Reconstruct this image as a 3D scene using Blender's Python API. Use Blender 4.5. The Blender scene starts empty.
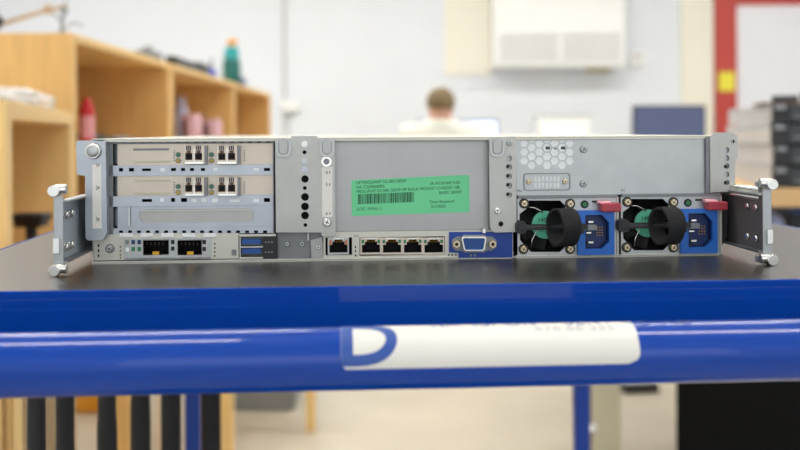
import bpy, bmesh, math, random
from mathutils import Matrix, Vector
random.seed(7)
C = bpy.context.scene.collection
PI = math.pi
R = math.radians
# ------------------------------------------------------------------ camera constants
FPX = 1000.0; CX = 400.0; HY = 133.0; ROLL = R(0.3); EYE = 1.0
def ray(px, py):
    a = px-CX; b = HY-py
    A = a*math.cos(ROLL)+b*math.sin(ROLL); B = -a*math.sin(ROLL)+b*math.cos(ROLL)
    return A/FPX, B/FPX
def W(px, py, D):
    a, b = ray(px, py); return (a*D, D, EYE+b*D)
# ------------------------------------------------------------------ materials
def lin(c):
    return tuple((v/255/12.92) if v/255 <= .04045 else ((v/255+.055)/1.055)**2.4 for v in c)
def mat(name, rgb, rough=.5, metal=0., var=0., vscale=30., bump=0., bscale=200., spec=.5, emit=None, estr=1., stretch=None, coat=0., alpha=1., trans=0.):
    m = bpy.data.materials.new(name); m.use_nodes = True
    nt = m.node_tree; b = nt.nodes['Principled BSDF']; L = nt.links
    c = lin(rgb)+(1,)
    b.inputs['Base Color'].default_value = c
    b.inputs['Roughness'].default_value = rough
    b.inputs['Metallic'].default_value = metal
    b.inputs['Specular IOR Level'].default_value = spec
    b.inputs['Coat Weight'].default_value = coat
    b.inputs['Alpha'].default_value = alpha
    b.inputs['Transmission Weight'].default_value = trans
    tc = nt.nodes.new('ShaderNodeTexCoord')
    src = tc.outputs['Object']
    if stretch:
        mp = nt.nodes.new('ShaderNodeMapping'); mp.inputs['Scale'].default_value = stretch
        L.new(src, mp.inputs['Vector']); src = mp.outputs['Vector']
    nz = nt.nodes.new('ShaderNodeTexNoise'); nz.inputs['Scale'].default_value = vscale; nz.inputs['Detail'].default_value = 4
    L.new(src, nz.inputs['Vector'])
    mr = nt.nodes.new('ShaderNodeMapRange'); mr.inputs['From Min'].default_value = .3; mr.inputs['From Max'].default_value = .7
    mr.inputs['To Min'].default_value = 1-var; mr.inputs['To Max'].default_value = 1+var
    L.new(nz.outputs['Fac'], mr.inputs['Value'])
    mx = nt.nodes.new('ShaderNodeVectorMath'); mx.operation = 'SCALE'; mx.inputs[0].default_value = c[:3]
    L.new(mr.outputs['Result'], mx.inputs['Scale']); L.new(mx.outputs['Vector'], b.inputs['Base Color'])
    if bump:
        n2 = nt.nodes.new('ShaderNodeTexNoise'); n2.inputs['Scale'].default_value = bscale
        L.new(src, n2.inputs['Vector'])
        bp = nt.nodes.new('ShaderNodeBump'); bp.inputs['Strength'].default_value = bump; bp.inputs['Distance'].default_value = .001
        L.new(n2.outputs['Fac'], bp.inputs['Height']); L.new(bp.outputs['Normal'], b.inputs['Normal'])
    if emit:
        b.inputs['Emission Color'].default_value = lin(emit)+(1,); b.inputs['Emission Strength'].default_value = estr
    return m
MT = {}
def mk(k, *a, **kw): MT[k] = mat(k, *a, **kw)
mk('galvanised', (181,184,184), .42, .75, .05, 60, .15, 900)
mk('plate_metal', (188,188,183), .5, .55, .03, 80, .15, 1200)
mk('panel_metal', (172,172,171), .45, .7, .05, 25, .1, 900)
mk('bracket_steel', (208,196,180), .45, .6, .05, 40)
mk('blue_steel', (176,181,188), .4, .75, .07, 60)
mk('rail_zinc_lit', (178,188,198), .4, .35, .05, 60)  # left rail, its lit tone put into the colour
mk('rail_shaded', (112,106,104), .4, .4, .08, 60)  # same rail mirrored on the right, its shaded tone put into the colour
mk('dull_steel', (128,130,132), .45, .75, .06, 60)
mk('io_plate', (214,212,200), .5, .4, .03, 60)
mk('bright_steel', (225,224,218), .22, .95, .03, 90)
mk('screw_metal', (205,190,160), .25, .95, .04, 90)
mk('gold', (210,160,60), .3, .9)
mk('black', (14,14,15), .5, 0, .1, 60)
mk('dark_cavity', (8,8,9), .8, 0, .1, 60)
mk('black_plastic', (28,28,30), .45, 0, .08, 60)
mk('velcro', (48,48,49), .95, 0, .25, 900, .8, 2500, spec=.2)
mk('white_paper', (240,236,228), .6, 0, .02)
mk('white_inset', (250,252,252), .5, 0, .03, 60)
mk('ink', (40,42,42), .7)
mk('label_green', (116,222,158), .55, 0, .03, 40)
mk('label_ink', (38,92,66), .7)
mk('hub_green', (106,212,172), .5, 0, .04, 60)
mk('led_green', (30,120,70), .3, 0, .1, 60)
mk('led_yellow', (190,160,40), .3)
mk('blue_plastic', (28,108,205), .42, 0, .05, 60)
mk('blue_deep', (12,45,105), .45, 0, .05, 60)
mk('vga_blue', (10,62,158), .45, 0, .04, 60)
mk('usb_blue', (20,85,165), .4, 0, .04, 60)
mk('copper', (190,120,85), .35, .7)
mk('maroon', (172,52,66), .4, 0, .05, 60)
mk('cart_blue', (0,62,160), .3, 0, .03, 12, .04, 300, coat=.55, spec=.1)
mk('tray_mat', (38,35,33), .3, 0, .25, 260, .25, 700, spec=.55)
mk('sticker_white', (224,222,216), .45, 0, .01)
mk('sticker_blue', (34,76,158), .45)
mk('sticker_grey', (176,176,184), .5)
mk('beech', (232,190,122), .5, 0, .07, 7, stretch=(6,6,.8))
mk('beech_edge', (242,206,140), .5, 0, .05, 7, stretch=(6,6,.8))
mk('beech_shaded', (204,158,108), .55, 0, .07, 7, stretch=(6,6,.8))  # darker copy of beech, the interior shade put into its colour
mk('bench_tan', (222,184,132), .5, 0, .05, 6, stretch=(1,8,8))
mk('wall_white', (234,238,244), .8, 0, .01, 3)
mk('wall_cream', (243,239,224), .8, 0, .01, 3)
mk('ceiling_white', (238,242,248), .85, 0, .01, 3)
mk('floor_vinyl', (208,200,182), .42, 0, .09, 2.2, .02, 40)
mk('door_red', (190,70,62), .5, 0, .04, 3)
mk('door_white', (236,238,244), .5, 0, .01, 3)
mk('yellow', (238,228,70), .5)
mk('appliance', (246,246,244), .5, 0, .01, 5)
mk('grille_grey', (206,206,206), .6)
mk('beige_plastic', (205,195,165), .6)
mk('screen_white', (220,232,250), .3, emit=(225,235,252), estr=1.0)
mk('bezel_blue', (70,95,160), .4)
mk('monitor_blue', (84,94,130), .45, 0, .03, 8)
mk('skin', (230,180,158), .55, 0, .04, 12)
mk('hair', (126,108,78), .8, 0, .2, 120, .6, 300)
mk('shirt', (240,240,230), .85, 0, .02, 20)
mk('trousers', (50,58,80), .85, 0, .06, 20)
mk('shoe', (30,28,28), .5)
mk('red_plastic', (214,44,52), .4, 0, .03, 20)
mk('pink_label', (240,170,180), .6)
mk('pink_jar', (222,178,190), .5, 0, .04, 20)
mk('jar_dark', (110,72,88), .5, 0, .04, 20)
mk('pale_blue', (190,195,230), .4, 0, .03, 20)
mk('bottle_green', (28,108,104), .35, 0, .05, 20)
mk('bottle_teal', (40,170,180), .35, 0, .05, 20)
mk('orange', (244,168,40), .4)
mk('bottle_blue', (70,90,190), .35)
mk('lamp_tan', (190,165,130), .4, .3)
mk('lamp_grey', (150,155,160), .4, .6)
mk('grey_plastic', (135,138,140), .5, 0, .05, 20)
mk('dark_grey', (62,66,72), .5, 0, .05, 20)
mk('rubber_black', (24,24,27), .6, 0, .12, 40, .2, 300)
mk('cream_paint_and_glint', (206,200,172), .5, 0, .03, 10)
mk('film', (238,240,244), .25, 0, .05, 20, .6, 60, alpha=.48)
mk('cabinet_black', (8,8,9), .7, 0, .05, 20, spec=.15)
mk('server_silver', (190,196,204), .45, .1, .08, 9)
mk('server_face', (38,40,46), .5, 0, .1, 40)
mk('brown_board', (105,82,66), .6, 0, .2, 20)
mk('lamp_tube', (255,255,255), .5, emit=(255,250,240), estr=17.0)
# ------------------------------------------------------------------ mesh builder
class MB:
    def __init__(s): s.bm = bmesh.new(); s.mats = []
    def mi(s, k):
        if k not in s.mats: s.mats.append(k)
        return s.mats.index(k)
    def _mark(s, verts, k, mx=None, smooth=False):
        i = s.mi(k); fs = set()
        if mx is not None: bmesh.ops.transform(s.bm, matrix=mx, verts=verts)
        for v in verts:
            for f in v.link_faces: fs.add(f)
        for f in fs: f.material_index = i; f.smooth = smooth
        return s
    def box(s, x0, x1, y0, y1, z0, z1, k, mx=None):
        r = bmesh.ops.create_cube(s.bm, size=1)
        m = Matrix.Translation(((x0+x1)/2, (y0+y1)/2, (z0+z1)/2)) @ Matrix.Diagonal((abs(x1-x0), abs(y1-y0), abs(z1-z0), 1))
        if mx is not None: m = mx @ m
        return s._mark(r['verts'], k, m)
    def cyl(s, p, q, r, k, r2=None, seg=20, smooth=True, caps=True):
        p = Vector(p); q = Vector(q); d = q-p
        g = bmesh.ops.create_cone(s.bm, cap_ends=caps, segments=seg, radius1=r, radius2=r if r2 is None else r2, depth=d.length)
        m = Matrix.Translation((p+q)/2) @ d.to_track_quat('Z', 'Y').to_matrix().to_4x4()
        s._mark(g['verts'], k, m)
        if smooth:
            for v in g['verts']:
                for f in v.link_faces:
                    if len(f.verts) == 4: f.smooth = True
        return s
    def ball(s, c, rx, ry, rz, k, seg=20):
        g = bmesh.ops.create_uvsphere(s.bm, u_segments=seg, v_segments=max(8, seg//2), radius=1)
        return s._mark(g['verts'], k, Matrix.Translation(c) @ Matrix.Diagonal((rx, ry, rz, 1)), True)
    def lathe(s, c, prof, k, seg=28):
        i = s.mi(k); rings = []
        for r, z in prof:
            rings.append([s.bm.verts.new((c[0]+r*math.cos(2*PI*j/seg), c[1]+r*math.sin(2*PI*j/seg), c[2]+z)) for j in range(seg)])
        for a, b in zip(rings, rings[1:]):
            for j in range(seg):
                f = s.bm.faces.new((a[j], a[(j+1) % seg], b[(j+1) % seg], b[j])); f.material_index = i; f.smooth = True
        for rg, fl in ((rings[0], True), (rings[-1], False)):
            f = s.bm.faces.new(rg[::-1] if fl else rg); f.material_index = i
        return s
    def mesh(s, me, k, mx, smooth=False):
        old = set(s.bm.verts); s.bm.from_mesh(me)
        return s._mark([v for v in s.bm.verts if v not in old], k, mx, smooth)
    def plate(s, outline, holes, y0, t, k):
        """sheet in the xz plane, front at y0, with real holes"""
        cu = bpy.data.curves.new('t', 'CURVE'); cu.dimensions = '2D'; cu.fill_mode = 'BOTH'; cu.extrude = t/2
        for pts in [outline]+list(holes):
            sp = cu.splines.new('POLY'); sp.points.add(len(pts)-1)
            for p, (x, z) in zip(sp.points, pts): p.co = (x, z, 0, 1)
            sp.use_cyclic_u = True
        me = curve_mesh(cu)
        s.mesh(me, k, Matrix.Translation((0, y0+t/2, 0)) @ Matrix.Rotation(PI/2, 4, 'X'))
        bpy.data.meshes.remove(me); return s
    def text(s, txt, size, k, mx, wrap=None, align='LEFT'):
        cu = bpy.data.curves.new('t', 'FONT'); cu.body = txt; cu.size = size; cu.align_x = align; cu.resolution_u = 3
        me = curve_mesh(cu)
        if wrap:
            for v in me.vertices: v.co = wrap(v.co.x, v.co.y)
        s.mesh(me, k, mx); bpy.data.meshes.remove(me); return s
    def tube(s, pts, r, k, seg=12):
        pts = [Vector(p) for p in pts]; i = s.mi(k); rings = []; n = len(pts)
        up = Vector((0, 0, 1))
        for a in range(n):
            t = (pts[min(a+1, n-1)]-pts[max(a-1, 0)]).normalized()
            u = t.cross(up)
            if u.length < 1e-3: u = t.cross(Vector((0, 1, 0)))
            u.normalize(); w = u.cross(t).normalized()
            rings.append([s.bm.verts.new(pts[a]+r*(math.cos(2*PI*j/seg)*u+math.sin(2*PI*j/seg)*w)) for j in range(seg)])
        for a, b in zip(rings, rings[1:]):
            for j in range(seg):
                f = s.bm.faces.new((a[j], a[(j+1) % seg], b[(j+1) % seg], b[j])); f.material_index = i; f.smooth = True
        for rg in (rings[0][::-1], rings[-1]): s.bm.faces.new(rg).material_index = i
        return s
    def build(s, name, parent=None, bevel=0, seg=2):
        me = bpy.data.meshes.new(name); bmesh.ops.recalc_face_normals(s.bm, faces=s.bm.faces[:]); s.bm.to_mesh(me); s.bm.free()
        for k in s.mats: me.materials.append(MT[k])
        o = bpy.data.objects.new(name, me); C.objects.link(o)
        if parent: o.parent = parent
        if bevel:
            b = o.modifiers.new('Bevel', 'BEVEL'); b.width = bevel; b.segments = seg; b.limit_method = 'ANGLE'; b.angle_limit = R(40)
        return o
def curve_mesh(cu):
    o = bpy.data.objects.new('t', cu); C.objects.link(o)
    dg = bpy.context.evaluated_depsgraph_get(); dg.update()
    me = bpy.data.meshes.new_from_object(o.evaluated_get(dg))
    bpy.data.objects.remove(o); bpy.data.curves.remove(cu); return me
def thing(name, label, cat, loc=(0,0,0), rotz=0, group=None):
    o = bpy.data.objects.new(name, None); C.objects.link(o); o.empty_display_size = .05
    o.location = loc; o.rotation_euler = (0, 0, rotz)
    o['label'] = label; o['category'] = cat
    if group: o['group'] = group
    return o
def tag(o, label, cat, group=None):
    o['label'] = label; o['category'] = cat
    if group: o['group'] = group
    return o
def struct(o): o['kind'] = 'structure'; return o
def circ(x, z, r, n=16): return [(x+r*math.cos(2*PI*j/n), z+r*math.sin(2*PI*j/n)) for j in range(n)]
def rrect(x0, x1, z0, z1, r, n=4):
    P = []
    for cx, cz, a0 in ((x1-r, z1-r, 0), (x0+r, z1-r, 90), (x0+r, z0+r, 180), (x1-r, z0+r, 270)):
        for j in range(n+1):
            a = R(a0+90*j/n); P.append((cx+r*math.cos(a), cz+r*math.sin(a)))
    return P
def rect(x0, x1, z0, z1): return [(x0, z0), (x1, z0), (x1, z1), (x0, z1)]
# ------------------------------------------------------------------ camera
cam = bpy.data.cameras.new('camera'); co = bpy.data.objects.new('camera', cam); C.objects.link(co)
cam.sensor_width = 36; cam.lens = 36*FPX/800; cam.shift_y = -(225-HY)/800
cam.clip_start = .02; cam.clip_end = 60
co.matrix_world = Matrix.Translation((0, 0, EYE)) @ Matrix.Rotation(ROLL, 4, 'Y') @ Matrix.Rotation(PI/2, 4, 'X')
cam.dof.use_dof = True; cam.dof.focus_distance = .70; cam.dof.aperture_fstop = 6.0
bpy.context.scene.camera = co
# ================================================================== rack server
TRAY = EYE-.0897
YAW = math.atan2(.0318, .4468)
OX, OY = -.2134, .693
CW, CH, CD = .448, .0868, .68
server = thing('rack_server', 'silver grey rack server seen from its rear, lying on the blue trolley', 'server', (OX, OY, TRAY), YAW)
def SP(px, py, yo=0.):
    a, b = ray(px, py)
    # world point t*(a,1,b) -> local y = yo
    c, s_ = math.cos(YAW), math.sin(YAW)
    t = (yo + (-OX*s_*1.0)*1.0*1 + OY*c) if False else None
    # local y = -(X-OX)*s + (Y-OY)*c
    t = (yo - OX*s_ + OY*c)/(c - a*s_)
    X, Y = a*t, t
    return ((X-OX)*c+(Y-OY)*s_, EYE+b*t-TRAY)
def SR(p0, q0, p1, q1, yo=0.):
    mx, my = (p0+p1)/2, (q0+q1)/2
    return SP(p0, my, yo)[0], SP(p1, my, yo)[0], SP(mx, q1, yo)[1], SP(mx, q0, yo)[1]
def sbox(m, p0, q0, p1, q1, y0, y1, k):
    x0, x1, z0, z1 = SR(p0, q0, p1, q1, y0); return m.box(x0, x1, y0, y1, z0, z1, k)
def PR(p0, q0, p1, q1, yo=0.): return rect(*SR(p0, q0, p1, q1, yo))
def PC(px, py, rpx, yo=0., n=16):
    x, z = SP(px, py, yo); x1, _ = SP(px+rpx, py, yo); return circ(x, z, x1-x, n)
def PRR(p0, q0, p1, q1, yo, r): return rrect(*SR(p0, q0, p1, q1, yo), r)
def PP(pts, yo): return [SP(x, y, yo) for x, y in pts]
def cavity(m, x0, x1, z0, z1, y0, d, k='dark_cavity'):
    t = .0004
    m.box(x0-t, x0, y0, y0+d, z0, z1, k); m.box(x1, x1+t, y0, y0+d, z0, z1, k)
    m.box(x0-t, x1+t, y0, y0+d, z0-t, z0, k); m.box(x0-t, x1+t, y0, y0+d, z1, z1+t, k)
    m.box(x0-t, x1+t, y0+d, y0+d+t, z0-t, z1+t, k)
def screw(parent, px, py, rpx, y, name='screw', head='screw_metal', washer=None, ang=20, h=.0022):
    x, z = SP(px, py, y); r = SP(px+rpx, py, y)[0]-x
    m = MB()
    if washer: m.cyl((x, y-.0006, z), (x, y+.0004, z), r*1.4, washer, seg=20)
    m.cyl((x, y-h*.6, z), (x, y, z), r, head, seg=20); m.cyl((x, y-h, z), (x, y-h*.6, z), r*.72, head, r2=r*.98, seg=20)
    mx = Matrix.Translation((x, y-h, z)) @ Matrix.Rotation(R(ang), 4, 'Y')
    m.box(-r*.55, r*.55, -.0001, .0006, -r*.1, r*.1, 'black', mx); m.box(-r*.1, r*.1, -.0001, .0006, -r*.55, r*.55, 'black', mx)
    return m.build(name, parent)
def stext(m, txt, px, py, hpx, y, k='ink', yw=0, align='LEFT', rot=0):
    x, z = SP(px, py, y); s1 = abs(SP(px, py, y)[1]-SP(px, py-hpx, y)[1])
    m.text(txt, s1*1.35, k, Matrix.Translation((x, y, z)) @ Matrix.Rotation(R(rot), 4, 'Y') @ Matrix.Rotation(PI/2, 4, 'X'), align=align)
# ---- chassis
m = MB()
m.box(0, CW, .03, CD, .0012, CH-.001, 'galvanised')
m.box(0, CW, .0, CD, 0, .0012, 'galvanised')
m.box(0, .001, 0, .03, .0012, CH-.001, 'galvanised'); m.box(CW-.001, CW, .004, .03, .0012, CH-.001, 'galvanised')
sbox(m, 92, 258.6, 512, 263, 0, .001, 'io_plate')
sbox(m, 516, 254, 720, 257.6, 0, .001, 'io_plate')
m.build('chassis', server, .0003)
m = MB(); m.box(.001, CW-.001, .0285, .0298, .0013, CH-.0013, 'dark_cavity'); m.build('bulkhead', server)
m = MB(); m.box(-.0005, CW+.0005, -.0015, CD, CH-.0010, CH, 'io_plate'); m.box(.008, CW-.012, -.0015, -.0008, CH-.0025, CH-.001, 'io_plate'); m.build('top_cover', server, .0003)
# ---- riser cage left with three slots
cage = MB()
x0, x1, z0, z1 = SR(105, 138.5, 274, 236, .002)
# frame: side posts and cross bars with pierced holes
cage.box(x0, x0+.0055, .002, .012, z0, z1, 'dull_steel'); cage.box(x1-.0008, x1, .002, .012, z0, z1, 'dull_steel')
def bar(q0, q1, holes, k='blue_steel', yo=.002):
    hs = [PR(a, c, b, d, yo) for a, c, b, d in holes]
    cage.plate(PR(106, q0, 274, q1, yo), hs, yo, .0008, k)
bar(138.5, 143.5, [(a, 140.2, a+4, 142.6) for a in range(122, 268, 9)], 'dull_steel')
H1 = [(119,168,123,171.5),(129,168,134,171.5),(142,168.5,151,171),(160,167.5,165,172),(171,168,176,171),(181,168,185,171),(190,168,194,171),(201,168,205,171),(213,167.5,218,171.5),(253,167.5,259,171.5),(264,168,270,171)]
bar(165, 175.5, H1)
H2 = [(142,199,152,202),(160,197.5,164,202),(171,198,175,202),(181,198,187,202),(191,198,197,202.5),(201,197.5,207,202.5),(212,197.5,218,202.5),(229,199,240,202.5),(253,198,259,202.5),(264,198,270,202)]
bar(195.5, 206, H2)
bar(227.5, 234, [(a, 230.5, a+4, 233) for a in range(119, 268, 9)])
cage = cage.build('riser_cage', server, .0002)
# white insets stand in for light showing through the pierced bars
m = MB()
for (a, c, b, d) in [H1[3], H1[8], H1[9], H2[1], H2[4], H2[5], H2[6], H2[7], H2[8]]: sbox(m, a+.1, c+.1, b-.1, d-.1, .0021, .006, 'white_inset')
m.build('bar_hole_glow', cage)
# ---- network cards
def nic(q):   # q = pixel y of slot top
    y = .0034
    m = MB()
    hs = [PR(133, q+4.2, 169, q+6.4, y)] if q < 150 else []
    lo = [PR(184, q+2, 204.5, q+19.5, y), PR(217, q+2, 237.5, q+19.5, y)]
    m.plate(PR(117.5, q-.5, 274, q+20.8, y), hs+lo, y, .0009, 'bracket_steel')
    m.box(*SR(110, q, 117, q+20, y)[:2], .010, .011, *SR(110, q, 117, q+20, y)[2:], 'dull_steel')
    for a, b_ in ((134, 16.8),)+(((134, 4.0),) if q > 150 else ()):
        sbox(m, a, q+b_, 170, q+b_+1.3, y-.0008, y, 'cream_paint_and_glint')  # bright edge highlights of the bracket painted as pale strips
    if hs: sbox(m, 133, q+4, 169, q+6.6, y+.001, y+.002, 'dull_steel')
    for a in (173.5, 243.5):
        for j in range(6): sbox(m, a, q+6+j*2, a+1.6, q+7+j*2, y-.00012, y, 'dull_steel')
    card = m.build('network_card', server, .0002)
    for a in (178.3, 211.6):
        for qq, k in ((q+10.5, 'led_green'), (q+16.5, 'led_yellow')):
            x, z = SP(a, qq, y); l = MB(); l.cyl((x, y-.0006, z), (x, y, z), .0019, 'dull_steel'); l.cyl((x, y-.001, z), (x, y-.0006, z), .0013, k); l.build('status_light', card)
    for a in (184, 217):
        p = MB(); yo = -.002
        X0, X1, Z0, Z1 = SR(a, q+1.5, a+20.5, q+19.8, yo)
        w = X1-X0; h = Z1-Z0
        wins = [rect(X0+w*(.06+.48*i), X0+w*(.40+.48*i), Z0+h*.22, Z0+h*.60) for i in (0, 1)]
        p.plate(rect(X0, X1, Z0, Z1), wins, yo, .0006, 'bracket_steel')
        p.box(X0, X0+.0006, yo, .004, Z0, Z1, 'bright_steel'); p.box(X1-.0006, X1, yo, .004, Z0, Z1, 'bright_steel')
        p.box(X0, X1, .0035, .0045, Z0, Z1, 'brown_board')
        for i in (0, 1):
            cx = X0+w*(.23+.48*i)
            p.cyl((cx, yo+.0004, Z0+h*.40), (cx, .0036, Z0+h*.40), w*.11, 'dark_cavity', seg=12)
            p.box(cx-w*.1, cx+w*.1, yo-.0006, yo+.001, Z0+h*.58, Z0+h*.74, 'brown_board')
            for j in (-1, 0, 1): p.box(cx+j*w*.09-.0004, cx+j*w*.09+.0004, yo-.0008, yo, Z0+h*.76, Z0+h*1.0, 'dark_grey')
        p.box(X0+w*.47, X0+w*.53, yo-.0006, yo, Z0+h*.1, Z0+h*.85, 'white_inset')
        p.box(X0+w*.05, X0+w*.95, yo-.001, yo, Z0, Z0+h*.12, 'bright_steel')
        p.build('fibre_port', card, .00015)
        e = MB(); sbox(e, a+21, q+1.5, a+23, q+20, -.001, .003, 'dull_steel'); e.build('release_tab', card)
nic(144.2); nic(176)
# ---- blank slot cover
m = MB(); y = .0034
m.plate(PR(117.5, 206, 274, 227.5, y), [PRR(139, 209, 254, 222.5, y, .0045)], y, .0009, 'blue_steel')
m.plate(PRR(138.4, 208.6, 254.6, 223, y, .0047), [], y+.0009, .0005, 'plate_metal')
sbox(m, 128.5, 207, 129.8, 226, y-.0006, y, 'white_inset'); sbox(m, 130, 207, 131, 226, y-.0002, y, 'dull_steel')
sbox(m, 107, 208, 117, 226, .010, .011, 'blue_steel')
m.build('slot_cover', server, .0003)
m = MB()
sbox(m, 141, 209.6, 251, 210.8, y-.0001, y+.0008, 'io_plate'); m.build('embossed_rib', server)
# ---- left retaining bracket (ear)
def tongue(m, px, py, y, k='galvanised'):
    """raised U-shaped finger latch"""
    x, z = SP(px, py, y)
    zt = CH-.0005
    m.plate(rrect(x-.0052, x+.0052, z-.0068, zt, .0045), [rrect(x-.0036, x+.0036, z-.0050, zt-.0005, .0035)], y-.0016, .0016, k)
    m.plate(rrect(x-.0030, x+.0030, z-.0044, zt, .0028), [], y-.0022, .0012, 'panel_metal')
ear = MB(); y = -.008
ear.plate(PP([(84.5,140.5),(105.5,141),(107,232),(103,240),(88,240.5),(85.5,238),(85,176),(77,174.5),(76,143),(77.5,140.5)], y), [], y, .0012, 'blue_steel')
X = SP(106, 190, y)[0]; Z = SR(85, 141, 106, 239, y)
ear.box(X-.0012, X, y+.001, .003, Z[2]+.002, Z[3], 'blue_steel')
X = SP(85.5, 190, y)[0]; ear.box(X, X+.0012, y+.001, .002, Z[2]+.002, Z[3], 'dull_steel')
ear_l = ear.build('retaining_bracket', server, .0004)
m = MB(); x, z = SP(93.5, 151, y)
m.cyl((x, y-.003, z), (x, y, z), .0048, 'bright_steel', r2=.0058); m.ball((x, y-.003, z), .0044, .0014, .0044, 'galvanised')
m.plate(rrect(x-.006, x+.001, z-.002, CH-.001, .002), [], y-.001, .001, 'galvanised')
m.build('latch', ear_l)
m = MB(); m.plate(PR(92.5, 164.5, 101.5, 228.5, y), [], y-.0002, .0002, 'white_paper')
for t, q in (('1', 167), ('2', 189.5), ('3', 221)):
    stext(m, t, 95.5, q, 4, y-.00035); 
    sbox(m, 98.5, q-3, 99.3, q-.5, y-.00035, y-.0002, 'ink')
m.build('slot_label', ear_l)
# ---- bottom input/output strip, left part
io = MB(); y = .0006
io.plate(PR(92.5, 234, 239, 259.5, y), [PC(110, 248.5, 4.6, y), PR(124, 238.2, 211, 259, y)], y, .001, 'io_plate')
for a, q in ((98.5,246),(98.5,251),(98.5,256)): sbox(io, a-.8, q-1.7, a+.9, q+1.2, y-.0001, y, 'ink')
for q in (246,250,254,257): sbox(io, 119.7, q, 121, q+1.6, y-.0001, y, 'ink')
for q in (243,247,251,255): sbox(io, 214, q, 215.4, q+1.8, y-.0001, y, 'ink')
sbox(io, 231.5, 249.5, 236.5, 255.5, y-.0001, y, 'grey_plastic')
for a in (119.5, 140, 161, 182, 203.5): sbox(io, a, 233.2, a+13, 237, y-.0012, y, 'white_inset')
io = io.build('rear_plate', server, .0002)
screw(io, 110, 248.5, 3.4, .0006, head='galvanised', washer='dull_steel')
f = MB(); y = .0000
f.plate(PR(124, 238.2, 211, 259, y), [PR(143.5, 240.3, 168.5, 254.5, y), PR(178, 240.3, 201.5, 254.5, y)], y, .001, 'galvanised')
for a, q, k in ((127,240,'dull_steel'),(133,240,'blue_deep'),(139,240,'blue_deep'),(127,247.5,'white_inset'),(133,247,'led_green'),(139,247,'led_green'),(172.5,240,'black'),(172.5,246.5,'black'),(204,240,'black'),(204,247,'black')):
    sbox(f, a-1.6, q, a+2, q+4.2, y-.0002, y, k)
sbox(f, 125, 257.8, 210, 258.8, y-.0008, y, 'dull_steel')
f = f.build('network_adapter', server, .0002)
for a, b in ((143.5, 168.5), (178, 201.5)):
    p = MB(); X0, X1, Z0, Z1 = SR(a, 240.3, b, 254.5, y); cavity(p, X0, X1, Z0, Z1, y, .02)
    sbox(p, a+9, 251.5, a+15.5, 254.8, y-.0008, y+.002, 'gold'); sbox(p, a-.8, 239.6, b+.8, 240.4, y-.0008, y, 'dull_steel')
    for j in range(5): sbox(p, a+3+j*4, 242.5, a+3.8+j*4, 245, y+.006, y+.007, 'brown_board')
    p.build('fibre_port', f)
# ---- usb block
u = MB(); y = .0004
u.plate(PR(238.5, 234.5, 277, 260, y), [PR(241, 238.5, 261.5, 246, y), PR(241, 248, 261.5, 255.5, y)], y, .001, 'black_plastic')
sbox(u, 239, 234.2, 276, 236.4, y-.0010, y, 'io_plate')
sbox(u, 239, 257.2, 263, 258.8, y-.0008, y, 'io_plate'); sbox(u, 239.6, 246.2, 263, 247.9, y-.0008, y, 'galvanised'); sbox(u, 239.4, 237, 240.8, 257.5, y-.0006, y, 'galvanised')
for q in (242, 252):
    for j in range(3): sbox(u, 265+j*3, q-.6, 266.8+j*3, q+1, y-.0002, y, 'dull_steel')
u = u.build('port_block', server, .0002)
for q in (238.5, 248):
    p = MB(); X0, X1, Z0, Z1 = SR(241, q, 261.5, q+7.5, y); cavity(p, X0, X1, Z0, Z1, y, .006, 'dull_steel')
    w = X1-X0; h = Z1-Z0; p.box(X0+w*.06, X1-w*.03, y-.0003, y+.005, Z0+h*.28, Z1-h*.08, 'usb_blue'); p.build('usb_port', u)
# ---- centre bracket
m = MB(); y = -.006
holes = [PC(305,179,3.9,y,8), PC(304.8,188,1.9,y), PC(305,197,4.1,y,8), PC(305,206.5,4.1,y,8), PC(305,215.5,4.1,y,8), PC(305.4,225,1.9,y), PC(304.5,152.3,2,y)]
m.plate(PP([(275,139),(290,139),(291,136),(317,136),(319,139),(334.5,139),(335.5,236),(322,236),(321,232.5),(276,232.5)], y), holes, y, .0012, 'plate_metal')
m.plate(PR(300, 140, 310, 232, y), [], y+.006, .0005, 'dark_cavity')
X = SP(335.2, 190, y)[0]; m.box(X-.0012, X, y+.001, .004, *SR(320, 139, 336, 236, y)[2:], 'blue_steel')
X = SP(276, 190, y)[0]; m.box(X, X+.0012, y+.001, .003, *SR(320, 139, 336, 232, y)[2:], 'dull_steel')
cb = m.build('centre_bracket', server, .0004)
for px_, py_ in ((283.5, 147.5), (327, 147.5)):
    m = MB(); tongue(m, px_, py_, y); m.build('latch', cb, .0003)
m = MB()
for q, r, k in ((144, 3.2, 'white_inset'), (161, 3, 'blue_steel'), (169.5, 3.2, 'blue_steel')):
    m.plate(PC(304.5, q, r, y), [], y-.0004, .0005, k)
m.build('hole_plug', cb)
m = MB(); m.plate(PR(322, 167, 332.5, 217, y), [], y-.0002, .0002, 'white_paper')
for t, q in (('4', 174), ('5', 186), ('6', 215)):
    stext(m, t, 325.5, q, 3.4, y-.00035); sbox(m, 329.3, q-2.6, 330.2, q-.6, y-.0003, y-.0002, 'ink')
m.build('slot_label', cb)
screw(cb, 327, 222.2, 4.4, y, head='bright_steel'); 
m = MB(); x, z = SP(326.5, 161.5, y); m.plate(circ(x, z, .0036), [circ(x, z, .0022)], y-.001, .001, 'bright_steel'); m.plate(circ(x, z, .0023), [], y-.0004, .0004, 'dull_steel'); m.build('ring', cb)
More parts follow.
